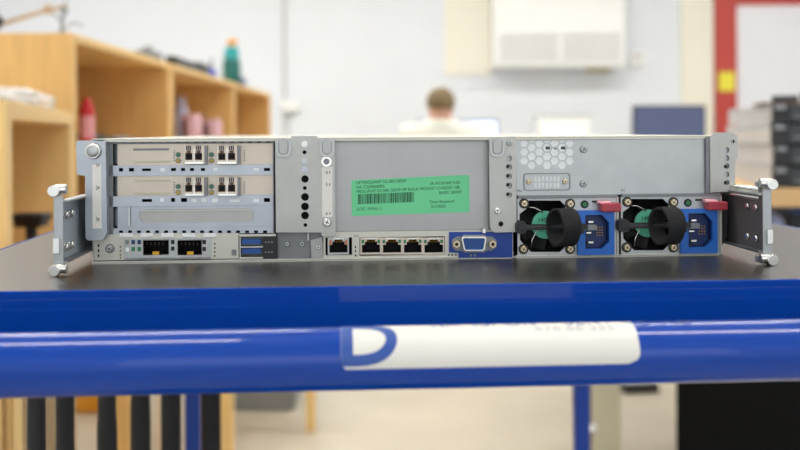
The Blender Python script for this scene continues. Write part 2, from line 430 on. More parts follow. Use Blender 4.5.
# recess under centre bracket
m = MB(); y = .006
sbox(m, 277, 232.5, 324, 259, y, y+.001, 'dull_steel')
m.plate(PP([(310.5,240),(322,237),(323.5,258),(311.5,258)], .002), [], .002, .001, 'panel_metal')
sbox(m, 307, 232.5, 309.5, 241, .001, .003, 'galvanised')
rp = m.build('recessed_plate', server, .0003)
screw(rp, 287, 243.5, 3, y, head='galvanised', ang=0); screw(rp, 302, 243.5, 3, y, head='galvanised', ang=70); screw(rp, 318, 247, 2.6, .002, head='bright_steel')
# ---- big blank panel with asset label
m = MB(); y = .0035
sbox(m, 334, 138.6, 492, 231, y, y+.001, 'panel_metal')
x0, x1, z0, z1 = SR(336, 137.3, 490, 231, 0)
m.box(x0, x1, -.0008, y, z1-.0012, z1-.0003, 'dull_steel')
bp_ = m.build('blank_panel', server, .0002)
m = MB(); yl = y-.0002
lab = PP([(351.3,181.2),(352.5,180.2),(468,174.8),(469.3,176),(469.6,210.5),(468.5,212),(353,216),(351.8,215)], yl)
m.plate(lab, [], yl, .0002, 'label_green')
yt = yl-.00012; rr = -1.9
def lt(t, px, py, h, al='LEFT'): stext(m, t, px, py, h, yt, 'label_ink', rot=rr, align=al)
lt('HP PROLIANT DL380 GEN9', 356, 184.2, 3.1); lt('SN: CZJ45000RS', 356, 188.6, 3.1)
lt('PROLIANT DL380 GEN9 HP RACK MOUNT CHASSIS 12B', 356.5, 193, 3.1)
lt('IA: RTAMAP K20', 430, 185, 3.1); lt('BASIC 00W5', 439, 194.2, 3.1)
lt('Date Received', 430, 203.4, 3.1); lt('5/1/2022', 431, 208, 3.1); lt('LOC: WALL 1', 357, 210.6, 3.1)
px_ = 358.0
while px_ < 413.5:
    w = random.choice((.5, .6, .9, 1.3)); g = random.choice((.45, .6, .9))
    sl = -.04*(px_-358)
    m.plate(PP([(px_, 194.2+sl), (px_+w, 194.2+sl), (px_+w, 204.2+sl), (px_, 204.2+sl)], yt), [], yt, .0001, 'label_ink'); px_ += w+g
m.build('asset_label', bp_)
# ---- lower port strip
HP = [(362,380),(383,401),(404,421.5),(424.5,443)]
m = MB(); y = .0006
hs = [PR(325.5, 237.5, 352, 255, y)]+[PR(a-2, 237, b+1.4, 255, y) for a, b in HP]
m.plate(PR(323.5, 231, 513, 259.5, y), [hs[0], PR(359.5, 236.8, 445, 255.2, y)], y, .001, 'io_plate')
for q in (246, 250, 254.5): sbox(m, 354.8, q, 356.2, q+2, y-.0001, y, 'ink')
stext(m, 'iLO', 354, 237, 2.4, y-.0002)
for a in (448, 451.5, 455): sbox(m, a, 254, a+1.6, 255.8, y-.0001, y, 'ink')
pp = m.build('port_plate', server, .0002)
def rj(a, b, q0, q1, corner, y=.0004):
    p = MB(); X0, X1, Z0, Z1 = SR(a-1.8, q0-2, b+1.4, q1+2, y)
    x0, x1, z0, z1 = SR(a, q0, b, q1, y); w = x1-x0; h = z1-z0
    hole = [(x0, z0), (x1, z0), (x1, z0+h*.6), (x1-w*.16, z0+h*.6), (x1-w*.16, z0+h*.84), (x1-w*.27, z0+h*.84), (x1-w*.27, z1), (x0+w*.27, z1), (x0+w*.27, z0+h*.84), (x0+w*.16, z0+h*.84), (x0+w*.16, z0+h*.6), (x0, z0+h*.6)]
    p.plate(rect(X0, X1, Z0, Z1), [hole], y, .0006, 'bracket_steel' if corner != 'copper' else 'galvanised')
    cavity(p, x0-.0002, x1+.0002, z0, z1, y+.0007, .012)
    for e in (0, 1):
        xa = x0+(w*.86 if e else -w*.02); p.box(xa, xa+w*.14, y-.0003, y, z1-h*(.28 if corner != 'copper' else .42), z1-h*.02, corner)
    for j in range(8): p.box(x0+w*(.2+.08*j), x0+w*(.22+.08*j), y+.005, y+.008, z1-h*.3, z1-h*.1, 'gold')
    p.box(x0+w*.2, x1-w*.2, y-.0004, y, z1, z1+h*.1, 'bright_steel')
    return p.build('network_port', pp, .0001)
rj(329.5, 347.5, 239.5, 252.5, 'copper')
for a, b in HP: rj(a, b, 239.5, 252.5, 'led_green')
# ---- vga
m = MB(); y = -.0002
m.plate(PP([(449,232),(512.5,231.8),(512.5,257.5),(458.5,257.8),(458.5,253),(449,252.5)], y), [], y, .0006, 'vga_blue')
for a in (470, 474): sbox(m, a, 254, a+2, 256.5, y-.0001, y, 'grey_plastic')
vp = m.build('video_port_panel', server)
m = MB(); y2 = y-.0008
m.plate(PP([(452,240),(457,236.5),(461,236.5),(464,234.8),(484,234.8),(487,236.5),(492,236.5),(496.5,240),(496.5,247),(492,250.5),(487,250.5),(484,252.5),(464,252.5),(461,250.5),(456,251),(452,247)], y2), [], y2, .0008, 'dull_steel')
shell_o = PP([(461.5,238),(463,236.6),(485,236.6),(486.5,238),(484.8,249.5),(483,251),(465.5,251),(463.8,249.5)], y2-.004)
shell_i = PP([(463,239.2),(464,238.2),(484,238.2),(485,239.2),(483.4,248.8),(482.3,249.8),(466.2,249.8),(465.1,248.8)], y2-.004)
m.plate(shell_o, [shell_i], y2-.004, .004, 'bright_steel')
m.plate(shell_i, [], y2-.0015, .0015, 'usb_blue')
for r_, q in enumerate((241.5, 244.3, 247)):
    for j in range(5): m.plate(PC(467.5+j*3.4+(1.2 if r_ == 1 else 0), q, .55, y2-.0017, 8), [], y2-.0018, .0003, 'ink')
vg = m.build('video_port', vp, .0002)
for a in (456, 492):
    s_ = MB(); x, z = SP(a, 243.7, y2); s_.cyl((x, y2-.004, z), (x, y2, z), .0028, 'screw_metal', seg=6, smooth=False); s_.cyl((x, y2-.0041, z), (x, y2-.0039, z), .0013, 'black'); s_.build('jack_screw', vp, .0003)
# ---- right middle bracket
m = MB(); y = -.005
m.plate(PP([(489,139),(491.5,136.8),(515,136.5),(516.5,138),(516.5,232),(494.5,232.5),(491,230),(490,226)], y), [PC(501,224,2.6,y)]+[PC(509,q,r,y,8) for q, r in ((158.5,3),(167,3.2),(176.5,3.2),(185.5,3.2),(195,3.2))], y, .0012, 'plate_metal')
m.plate(PR(504.5, 154, 513.5, 200, y), [], y+.0025, .0005, 'panel_metal'); m.plate(PC(501,224,3.4,y), [], y+.002, .0004, 'dark_cavity')
for q in (167, 176.5, 185.5, 195): x, z = SP(508.4, q-.5, y); m.plate(circ(x, z, .0013, 8), [], y+.0021, .0004, 'ink')
X = SP(516.3, 190, y)[0]; m.box(X-.0010, X, y+.001, .003, *SR(500, 138, 516, 231, y)[2:], 'blue_steel')
X = SP(490, 190, y)[0]; m.box(X, X+.0010, y+.001, .003, *SR(500, 139, 516, 229, y)[2:], 'dull_steel')
rb = m.build('retaining_bracket', server, .0004)
m = MB(); tongue(m, 497, 147.5, y); m.build('latch', rb, .0003)
screw(rb, 509.3, 142.8, 2.8, y, head='galvanised'); screw(rb, 497.3, 210.5, 3.2, y, head='bright_steel')
m = MB(); sbox(m, 482.5, 228.5, 486, 233.5, -.003, .001, 'bright_steel'); m.build('tab', rb, .0004)
# ---- vented plate on the right
y = 0.
hexes = []
cx0, dx, dz = 524.2, 7.6, 8.8
for c_ in range(7):
    for r_ in range(4):
        px, py = cx0+c_*dx, 143.2+r_*dz+(4.4 if c_ % 2 else 0)
        if py < 168: hexes.append(PC(px, py, 4.2, y, 6))
top_ = [PP([(cx0+c_*dx-3.6, 140.6), (cx0+c_*dx+3.6, 140.6), (cx0+c_*dx+2.2, 142.4), (cx0+c_*dx-2.2, 142.4)], y) for c_ in (1, 3, 5)]
m = MB()
slots = [PR(534.6+j*3.8, q, 536.9+j*3.8, q+4.8, y) for j in range(7) for q in (176.2, 182.6)]
m.plate(PR(516.6, 137.5, 707, 194.6, y), hexes+top_+slots, y, .0003, 'galvanised')
m.plate(PRR(523.5, 173, 570.5, 190.5, y-.0006, .002), [rrect(*SR(524.6, 174, 569.4, 189.6, y-.0006), .0018)], y-.0006, .0006, 'dull_steel')
stext(m, 'PS2', 517.5, 191.8, 2.2, y-.0002); stext(m, 'PS1', 621, 191.3, 2.2, y-.0002)
vpn = m.build('vented_plate', server, .0002)
m = MB(); sbox(m, 519, 140, 574, 171, .0004, .0026, 'white_inset'); sbox(m, 533, 174.5, 562, 189, .0004, .0026, 'white_inset')  # white plate stands in for light seen through the vent holes
for a in (545.6, 554, 561): sbox(m, a, 146.5, a+4.4, 149.5, .00025, .0006, 'dark_grey')
m.build('vent_glow_plate', vpn)
screw(vpn, 583.3, 149.3, 3.6, 0, head='galvanised'); screw(vpn, 583.3, 183.5, 3.6, 0, head='galvanised')
screw(vpn, 528.7, 181.8, 2.6, 0, head='screw_metal'); screw(vpn, 564.8, 181.5, 2.6, 0, head='screw_metal')
# right end bracket
m = MB(); y = -.004
m.plate(PP([(710,136.5),(714,132.5),(731,132.5),(736.5,135),(737.5,137),(737.5,158),(735.5,159),(735,191.5),(710.5,192.5)], y), [PC(726.5,q,2.9,y,10) for q in (150,158,166,174.5,182.5)]+[PC(733,141.5,2,y,10)], y, .0012, 'plate_metal')
m.plate(PR(722.5, 146, 731, 186.5, y), [], y+.0022, .0005, 'galvanised'); m.plate(PC(733, 141.5, 2.8, y), [], y+.002, .0005, 'dark_cavity')
for q in (166.6, 182.8): x, z = SP(726.5, q, y); m.plate(circ(x, z, .0013, 8), [], y+.0019, .0004, 'ink')
xx = SR(704.5, 137, 711.5, 193, 0); m.box(xx[0], xx[1], y+.001, .001, xx[2], xx[3], 'dull_steel')
xr = SP(736.5, 150, y)[0]; m.box(xr-.003, xr-.002, y+.001, .02, *SR(720, 134, 735, 192, y)[2:], 'galvanised')
m.build('end_bracket', server, .0004)
# ---- power supplies
def psu(ox, oy, right):
    """ox, oy: pixel offset from the left supply"""
    P = lambda x, y_: (x+ox*(1+0*x), y_+oy)
    y = .0002
    def r_(a, b, c, d, yo=y): return SR(a+ox, b+oy, c+ox, d+oy, yo)
    m = MB()
    fan = PP([(529+ox,200.5+oy),(560+ox,200.5+oy),(565.5+ox,206+oy),(566+ox,246+oy),(560+ox,252+oy),(531+ox,252+oy),(528+ox,249+oy),(520+ox,240+oy),(519.5+ox,214+oy),(526+ox,209+oy)], y)
    m.plate(rect(*r_(517.5, 197, 616.5, 255.3)), [fan, rect(*r_(580, 212, 613, 253.5))], y, .001, 'galvanised')
    X0, X1, Z0, Z1 = r_(519, 200, 566.5, 252.5); cavity(m, X0, X1, Z0, Z1, y+.001, .018)
    x0, x1, z0, z1 = r_(517.5, 195, 617, 198); m.box(x0, x1, -.002, y, z0, z1, 'dull_steel')
    x0, x1, z0, z1 = r_(616.5, 197, 618.2, 255.3); m.box(x0, x1, -.001, y+.003, z0, z1, 'io_plate')
    if right:
        x0, x1, z0, z1 = r_(614, 211, 620.5, 252, -.004)
        m.plate(PP([(717.5,212),(728,209.5),(727,236),(719,251.5),(717.5,251.5)], .002), [], .002, .02, 'black_plastic')
    ps = m.build('power_supply', server, .0003)
    # fan
    cx, cz = SP(547+ox, 225.5+oy, y)
    f = MB(); yf = .005
    for j in range(7):
        a = 2*PI*j/7
        mx = Matrix.Translation((cx, yf+.006, cz)) @ Matrix.Rotation(a, 4, 'Y') @ Matrix.Translation((.0125, 0, 0)) @ Matrix.Rotation(R(35), 4, 'X')
        f.box(-.006, .006, -.0004, .0004, -.005, .005, 'black', mx)
    f.cyl((cx, yf+.001, cz), (cx, yf+.012, cz), .0104, 'black_plastic', seg=32)
    f.plate(circ(cx, cz, .0100, 32), [], yf, .0008, 'hub_green')
    stext(f, '1400W', 537.5+ox, 222+oy, 4.6, yf-.0002, 'ink')
    sub = f.build('cooling_fan', ps)
    g = MB()
    for pts in ([(526,207),(534,207.5),(540,210.5),(543,213)], [(531,250),(532,240),(536,232),(538,229)]):
        g.tube([(SP(a+ox, b+oy, .003)[0], .003, SP(a+ox, b+oy, .003)[1]) for a, b in pts], .00045, 'bright_steel', 8)
    g.build('fan_guard', ps)
    for a, b in ((524,203.5),(570,203.8),(523.3,249),(570,249)): screw(ps, a+ox, b+oy, 3.6, y, washer='black', ang=random.uniform(0, 60))
    # lead clip / strap carrier bar
    h = MB(); yb = -.009
    x0, x1, z0, z1 = r_(518, 224.2, 588, 230, yb); h.box(x0, x1, yb, yb+.0025, z0, z1, 'black_plastic')
    x0, x1, z0, z1 = r_(526, 226.2, 580, 227.4, yb-.0004); h.box(x0, x1, yb-.0005, yb, z0, z1, 'dark_grey')
    x0, x1, z0, z1 = r_(516, 221, 527, 234, yb); h.plate(rrect(x0, x1, z0, z1, .003), [], yb+.0005, .009, 'black_plastic')
    x0, x1, z0, z1 = r_(576, 223.5, 584, 234, yb); h.box(x0, x1, yb+.0005, yb+.009, z0, z1, 'black_plastic')
    x0, x1, z0, z1 = r_(583, 225, 597, 230.5, yb+.001); h.box(x0, x1, yb+.001, yb+.006, z0, z1, 'dull_steel')
    h.build('strap_bar', ps, .0006)
    # hook and loop ring
    v = MB(); c = Vector((*SP(563.5+ox, 227.3+oy, -.019)[:1], -.019, SP(563.5+ox, 227.3+oy, -.019)[1]))
    ax = Vector((-math.cos(R(17)), -math.sin(R(17)), 0)); sd = Vector((0, 0, 1)).cross(ax).normalized(); n = 40; Rr = .0138; hw = .0068
    vi = v.mi('velcro'); grid = []
    for j in range(n):
        a = 2*PI*j/n; ro = Rr*(1+.03*math.sin(2*a+1)); row = []
        for (dr, w) in ((0, -hw), (0, hw), (-.0021, hw), (-.0021, -hw)):
            p = c+ax*w*(1+.06*math.sin(3*a))+(sd*math.cos(a)*.92+Vector((0, 0, 1))*math.sin(a))*(ro+dr); row.append(v.bm.verts.new(p))
        grid.append(row)
    for j in range(n):
        A, B = grid[j], grid[(j+1) % n]
        for e in range(4):
            fc = v.bm.faces.new((A[e], A[(e+1) % 4], B[(e+1) % 4], B[e])); fc.material_index = vi; fc.smooth = True
    o = v.build('cable_strap', ps, .0005)
    # status light
    l = MB(); x, z = SP(584.5+ox, 204.3+oy, y); l.cyl((x, y-.0006, z), (x, y, z), .0029, 'black'); l.cyl((x, y-.0012, z), (x, y-.0006, z), .0016, 'led_green'); l.build('status_light', ps)
    s2 = MB(); x0, x1, z0, z1 = r_(592, 200.5, 606, 202.5); s2.box(x0, x1, y-.0002, y, z0, z1, 'black'); s2.build('latch_slot', ps)
    # inlet
    i = MB(); yi = -.0035
    x0, x1, z0, z1 = r_(578, 210.5, 614.5, 255, yi); w = x1-x0; hh = z1-z0
    oc = lambda e: [(x0+w*.20+e, z0+hh*.14+e*1.0), (x0+w*.66, z0+hh*.14+e), (x0+w*.86-e, z0+hh*.30), (x0+w*.86-e, z0+hh*.72), (x0+w*.66, z0+hh*.90-e), (x0+w*.20+e, z0+hh*.90-e)]
    i.plate(rect(x0, x1, z0, z1), [oc(0)], yi, .0035, 'blue_plastic')
    i.plate(oc(-.0004), [], yi+.0075, .0006, 'blue_deep')
    O = oc(-.0004)
    inner = MB() if False else i
    i.plate(oc(-.0004), [oc(.0003)], yi+.0034, .0042, 'blue_deep')
    for (u_, v_) in ((.36, .74), (.30, .50), (.36, .28)): i.box(x0+w*u_-.0020, x0+w*u_+.0020, yi+.0005, yi+.0076, z0+hh*v_-.0008, z0+hh*v_+.0008, 'bright_steel')
    for a in range(4):
        for b in range(3): i.box(x0+w*(.58+.07*b), x0+w*(.62+.07*b), yi+.0070, yi+.0076, z0+hh*(.40+.06*a), z0+hh*(.43+.06*a), 'gold')
    i.build('power_inlet', ps, .0004)
    t = MB(); yr = -.010; lo = 3.5 if right else 0
    x0, x1, z0, z1 = r_(602+lo, 203.5, 621.5+lo, 212, yr); t.box(x0, x1, yr, .0, z0, z1, 'maroon')
    x0, x1, z0, z1 = r_(600+lo, 201.5, 612+lo, 204.5, yr); t.box(x0, x1, yr+.001, .0, z0, z1, 'pink_label')
    t.build('release_latch', ps, .0008)
psu(0, 0, False); psu(103.2, -1.6, True)
m = MB(); x0, x1, z0, z1 = SR(617.5, 196, 621, 256, 0); m.box(x0, x1, .0, .004, z0, z1, 'black'); m.build('bay_divider', server)
# ---- rail brackets, sticking out towards the camera on both sides
def rail(side):
    m = MB(); xs = -.0085 if side < 0 else CW+.0085; t = .0014
    def X(a, b): return (xs+a, xs+b) if side < 0 else (xs-b, xs-a)
    # side plate with four pressed holes: built in the yz plane
    y0, y1 = -.054, .25; zl, zh = .0085, .0475
    cu_holes = [circ(yy, zz, .0028, 12) for yy in (-.042, -.028) for zz in (.0165, .0375)]
    # plate() works in xz, so turn it
    tmp = MB(); tmp.plate(rect(y0, y1, zl, zh), cu_holes, 0, t, 'rail_zinc_lit' if side < 0 else 'rail_shaded')
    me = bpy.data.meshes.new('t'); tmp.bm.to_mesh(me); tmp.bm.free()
    m.mesh(me, 'rail_zinc_lit' if side < 0 else 'rail_shaded', Matrix.Translation((xs, 0, 0)) @ Matrix.Rotation(PI/2, 4, 'Z'))
    a, b = X(0, .006); m.box(a, b, y0, y1, zh-.001, zh+.0005, 'galvanised'); m.box(a, b, y0, y1, zl-.0005, zl+.001, 'dull_steel')
    # end flange with hooked ears top and bottom
    a, b = X(-.003, .003); m.box(min(a,b), max(a,b), y0-.0014, y0, .004, .051, 'galvanised')
    rp_ = m.build('rail_bracket', server, .0004)
    for z_, l_ in ((.055, .010), (.0045, .008)):
        h = MB(); a, b = X(-.0025, .0055)
        h.cyl((a, y0-.002, z_), (b, y0-.002, z_), .0032, 'bright_steel', seg=14)
        h.box(min(a, b), max(a, b)-.002, y0-.002, y0+.006, z_-.003, z_+.001, 'galvanised')
        c0 = X(-.003, -.001); h.cyl((sum(c0)/2, y0-.006, z_-.001), (sum(c0)/2, y0+.004, z_-.001), .0038, 'bright_steel', seg=12); h.build('rail_hook', rp_, .0004)
    h = MB(); a, b = X(-.003, .001); h.box(min(a, b), max(a, b), y0-.004, y0-.0014, .014, .024, 'bright_steel')
    h.build('rail_tab', rp_, .0004)
    q = MB()
    for yy in (-.042, -.028):
        for zz in (.0165, .0375):
            n_ = 1 if side < 0 else -1
            q.cyl((xs+(.0014 if side < 0 else -.0016)*1, yy, zz), (xs+(.003 if side < 0 else -.0032), yy, zz), .0029, 'bright_steel', r2=.0018, seg=14)
            q.cyl((xs-.0002, yy, zz), (xs+.0006, yy, zz), .0029, 'bright_steel', seg=14)
    q.build('hole_glow_boss', rp_)  # bright bosses stand in for light seen through the plate holes
    if side > 0:
        g = MB()
        for z_ in (.050, .0445): g.cyl((xs-.002, y0+.004, z_), (xs-.002, .2, z_), .0019, 'bright_steel', seg=12)
        g.build('slide_rod', rp_)
rail(-1); rail(1)
# ================================================================== trolley
CY = R(3.8)
cart = thing('trolley', 'blue steel trolley with dark mat on its tray, carrying the server', 'trolley', (0, 0, 0), CY)
TX0, TX1, TY0, TY1 = -.262, .428, .5855, 1.68
m = MB(); zt = TRAY
m.box(TX0, TX1, TY0, TY0+.0016, zt-.040, zt+.0004, 'cart_blue'); m.box(TX0, TX1, TY1-.0016, TY1, zt-.040, zt+.0004, 'cart_blue')
m.box(TX0, TX0+.0016, TY0, TY1, zt-.040, zt+.0004, 'cart_blue'); m.box(TX1-.0016, TX1, TY0, TY1, zt-.040, zt+.0004, 'cart_blue')
m.box(TX0, TX1, TY0, TY1, zt-.0040, zt-.0026, 'cart_blue')
m.build('tray', cart, .0008)
m = MB(); m.box(TX0+.002, TX1-.002, TY0+.002, TY1-.002, zt-.0026, zt-.0002, 'tray_mat'); m.build('tray_mat', cart)
LX = (-.232, .413)
for lx in LX:
    for ly in (TY0+.05, TY1-.02):
        m = MB(); m.box(lx-.0125, lx+.0125, ly-.0125, ly+.0125, .11, zt-.0042, 'cart_blue'); lg = m.build('leg', cart, .003)
        m = MB(); m.cyl((lx-.012, ly, .05), (lx+.012, ly, .05), .0498, 'rubber_black', seg=28); m.cyl((lx-.013, ly, .05), (lx+.013, ly, .05), .03, 'grey_plastic', seg=20); m.box(lx-.018, lx+.018, ly-.012, ly+.012, .085, .11, 'galvanised'); m.build('castor', lg, .002)
m = MB(); m.box(TX0, TX1, TY0+.03, TY1, .25, .27, 'cart_blue'); m.build('lower_shelf', cart, .003)
# push handle
HB = .5165*math.cos(CY)+.0; HZ = EYE-(357.6-HY)/1000*.5165; HR = .0160
hx0, hx1 = -.262, .399
pts = [(hx0, TY0+.06, HZ), (hx0, HB+.05, HZ)]
for j in range(7): a = R(90*j/6); pts.append((hx0+.04*(1-math.cos(a)), HB+.04-.04*math.sin(a), HZ))
for j in range(7): a = R(90*(1-j/6)); pts.append((hx1-.04*(1-math.cos(a)), HB+.04-.04*math.sin(a), HZ))
pts += [(hx1, HB+.05, HZ), (hx1, TY0+.06, HZ)]
m = MB(); m.tube(pts, HR, 'cart_blue', 40); hd = m.build('push_handle', cart)
# sticker wrapped on the handle.  angle 0 = towards the camera, + = up
def CPX(px): # local x on the handle's front from a pixel column
    a, _ = ray(px, 345); D = (HB-HR*.85)/(math.cos(CY)-a*math.sin(CY)); X = a*D; return X*math.cos(CY)+D*math.sin(CY)
def wrap(x, ang, r): return Vector((x, HB-r*math.cos(ang), HZ+r*math.sin(ang)))
sx0, sx1 = CPX(341), CPX(639)
m = MB(); i0 = m.mi('sticker_white'); rs = HR+.00015; NA, NX = 26, 30; a0, a1 = R(-6.5), R(150)
cr = .006
vs = {}
for i in range(NA+1):
    for j in range(NX+1):
        a = a0+(a1-a0)*i/NA; d = (a-a0)*HR; ins = 0 if d > cr else cr-math.sqrt(max(0, cr*cr-(cr-d)**2))
        xa, xb = sx0+ins*.4, sx1-ins
        vs[i, j] = m.bm.verts.new(wrap(xa+(xb-xa)*j/NX, a, rs))
for i in range(NA):
    for j in range(NX):
        f_ = m.bm.faces.new((vs[i, j], vs[i, j+1], vs[i+1, j+1], vs[i+1, j])); f_.smooth = True; f_.material_index = i0
# big blue D, wrapped
def band(pts_out, pts_in, k):
    n = len(pts_out); ki = m.mi(k)
    K = 8; G = [[m.bm.verts.new(wrap(po[0]+(pi[0]-po[0])*q/K, po[1]+(pi[1]-po[1])*q/K, rs+.0001)) for q in range(K+1)] for po, pi in zip(pts_out, pts_in)]
    for j in range(n-1):
        for q in range(K):
            f_ = m.bm.faces.new((G[j][q], G[j+1][q], G[j+1][q+1], G[j][q+1])); f_.material_index = ki
n = 60
def dshape(xl, xr, al, ah, sq):
    P = []
    for j in range(n+1):
        t = PI/2-PI*j/n; P.append((xl+(xr-xl)*max(0, math.cos(t))**.7, (al+ah)/2+(ah-al)/2*math.sin(t)))
    return P
xd0, xd1, xi0, xi1 = CPX(351), CPX(397.5), CPX(353), CPX(386)
out = dshape(xd0, xd1, R(-1.5), R(98), 1); inn = dshape(xi0, xi1, R(19), R(78), 1)
band(out, inn, 'sticker_blue')
# left stroke of the D, columns
ki = m.mi('sticker_blue')
for i in range(20):
    aa, ab = R(-1.5)+R(99.5)*i/20, R(-1.5)+R(99.5)*(i+1)/20
    q = [m.bm.verts.new(wrap(x, a, rs+.0001)) for x, a in ((CPX(341.3), aa), (xi0, aa), (xi0, ab), (CPX(341.3), ab))]; m.bm.faces.new(q).material_index = ki
st = m.build('sticker', cart)
m = MB()
def wt(x, y, base_px, base_ang): return wrap(CPX(base_px)+x, R(base_ang)+y/rs, rs+.0002)
m.text('676 66 255', .0062, 'sticker_grey', Matrix.Identity(4), wrap=lambda x, y: wt(x*1.5, y, 537, 60))
m.text('TRANSPORT  SERVICE  AG', .0135, 'sticker_blue', Matrix.Identity(4), wrap=lambda x, y: wt(x*.92, y, 418, 79))
m.build('sticker_lettering', cart)
# ---- black poles on the lower shelf
for j, (px, D, lab_) in enumerate(((36.5, 1.24, 'leftmost black padded pole standing on the trolley lower shelf'), (65, 1.24, 'second black padded pole from the left on the trolley'), (107, 1.24, 'third black padded pole, left of a beech leg behind'), (140.5, 1.22, 'fourth black padded pole, right of the beech leg behind'), (171, 1.26, 'fifth black padded pole, just left of blue trolley leg'), (211, 1.3, 'sixth black padded pole, just right of blue trolley leg'))):
    if j < 3: D = 1.07-.0*j
    D = (.86, .92, 1.03, 1.12, 1.22, 1.34)[j]
    X, Y, _ = W(px, 420, D); r = 9.9*D/1000
    m = MB(); m.lathe((0, 0, 0), [(r*.9, 0), (r, .01), (r, .42), (r*.98, .43), (r*.90, .445), (r*.88, .545), (r*.5, .55), (r*.4, .56)], 'rubber_black', 24)
    o = m.build('padded_pole'); o.location = (X, Y, .27); tag(o, lab_, 'pole', 'black padded poles on the trolley lower shelf')
# ================================================================== room
YW = 8.0
m = MB(); m.box(-3.2, 4.2, -3, YW+.2, -.05, 0, 'floor_vinyl'); struct(m.build('floor'))
m = MB(); m.box(-3.2, 4.2, -3, YW+.2, 3.0, 3.05, 'ceiling_white'); struct(m.build('ceiling'))
m = MB(); m.box(-3.2, 4.2, YW, YW+.2, 0, 3.0, 'wall_white'); struct(m.build('wall_back'))
m = MB(); m.box(-3.3, -3.2, -3, YW+.2, 0, 3.0, 'wall_white'); struct(m.build('wall_left'))
m = MB(); m.box(4.2, 4.3, -3, YW+.2, 0, 3.0, 'wall_white'); struct(m.build('wall_right'))
def wx(px): return W(px, HY, YW)[0]
def wz(py): return EYE+(HY-py)/1000*YW
m = MB(); m.box(wx(445), wx(492), YW-.02, YW, wz(75), 3.0, 'wall_cream'); struct(m.build('trim_1'))
m = MB(); m.box(wx(681), wx(713), YW-.03, YW, 0, 3.0, 'wall_cream'); struct(m.build('trim_2'))
m = MB(); m.box(wx(283.5), wx(286.5), YW-.025, YW, 0, 3.0, 'grille_grey'); struct(m.build('trim_3'))
m = MB(); m.box(-3.2, wx(713), YW-.015, YW, 0, .1, 'grille_grey'); struct(m.build('baseboard_back'))
# door: red frame, pale leaf
m = MB(); zt_ = wz(7.5)
m.box(wx(714), wx(735), YW-.06, YW, 0, 3.0, 'door_red')
m.box(wx(735), wx(860), YW-.06, YW, zt_, zt_+.12, 'door_red'); m.box(wx(860), wx(881), YW-.06, YW, 0, zt_+.12, 'door_red')
m.box(wx(735), wx(860), YW-.03, YW, zt_+.12, 3.0, 'door_white')
df = struct(m.build('trim_4', None, .004))
m = MB(); m.box(wx(735), wx(860), YW-.035, YW-.001, 0, zt_, 'door_white'); m.box(wx(738), wx(742), YW-.09, YW-.035, .98, 1.04, 'dull_steel'); struct(m.build('door_1'))
o = MB(); o.box(wx(716.5), wx(732.5), YW-.063, YW-.0605, wz(93), wz(74), 'yellow'); tag(o.build('notice'), 'small yellow square notice on the red door frame', 'notice')
# air conditioner
t = thing('air_conditioner', 'white wall mounted air conditioner with two grey grilles', 'air conditioner', (wx(556), YW-.022, wz(70)))
a0_, a1_ = wx(491)-wx(556), wx(619)-wx(556)
m = MB(); m.box(a0_, a1_, -.24, 0, 0, .74, 'appliance'); b = m.build('casing', t, .02)
for p0, p1 in ((497, 553), (558, 614)):
    g = MB(); x0, x1 = wx(p0)-wx(556), wx(p1)-wx(556); z0, z1 = wz(65)-wz(70), wz(37)-wz(70)
    g.box(x0, x1, -.243, -.24, z0, z1, 'grille_grey')
    for j in range(12): g.box(x0, x1, -.25, -.243, z0+(z1-z0)*(j+.2)/12, z0+(z1-z0)*(j+.7)/12, 'appliance')
    g.build('grille', t)
m = MB(); x0, x1 = wx(582)-wx(556), wx(609)-wx(556); m.ball(((x0+x1)/2, -.12, -.012), (x1-x0)/2, .06, .028, 'beige_plastic'); m.cyl((x0+.02, -.12, -.02), (x0+.02, -.12, .0), .02, 'beige_plastic'); m.build('drain_fitting', t)
t = thing('thermostat', 'small white thermostat box on the wall right of the air conditioner', 'thermostat', (wx(637), YW, wz(60)))
m = MB(); m.box(-.065, .065, -.03, 0, -.06, .06, 'appliance'); m.build('casing', t, .008)
m = MB(); m.box(-.035, .035, -.032, -.03, .0, .035, 'grille_grey'); m.build('display', t)
t = thing('junction_box', 'white junction box on the wall conduit behind the bookcases', 'junction box', (wx(292), YW-.001, wz(106)))
m = MB(); m.box(-.08, .06, -.06, 0, -.045, .045, 'appliance'); m.build('casing', t, .01)
m = MB(); m.tube([(-.02, -.03, -.04), (-.03, -.03, -.2), (0, -.03, -.4)], .008, 'appliance', 8); m.build('cable', t)
# ceiling lights; the outer far pair is added to brighten the wall ends
t0 = None
for i, (x, y) in enumerate(((-.95, .55), (.95, .55), (-.95, 3.2), (.95, 3.2), (-.95, 5.8), (.95, 5.8), (2.9, 5.8), (-2.5, 5.8))):
    if t0 is None:
        t0 = thing('ceiling_light', '', 'light', (x, y, 3.0), 0, 'ceiling lights')
        m = MB(); m.box(-.65, .65, -.16, .16, -.05, 0, 'appliance'); k1 = m.build('housing', t0, .005)
        m = MB(); m.box(-.62, .62, -.13, .13, -.056, -.0502, 'lamp_tube'); k2 = m.build('diffuser', t0)
        r_ = t0
    else:
        r_ = t0.copy(); C.objects.link(r_); r_.location = (x, y, 3.0)
        for ch in (k1, k2): c_ = ch.copy(); C.objects.link(c_); c_.parent = r_
    r_['label'] = 'long white rectangular ceiling light, one of several above the room, some added to even the wall light'
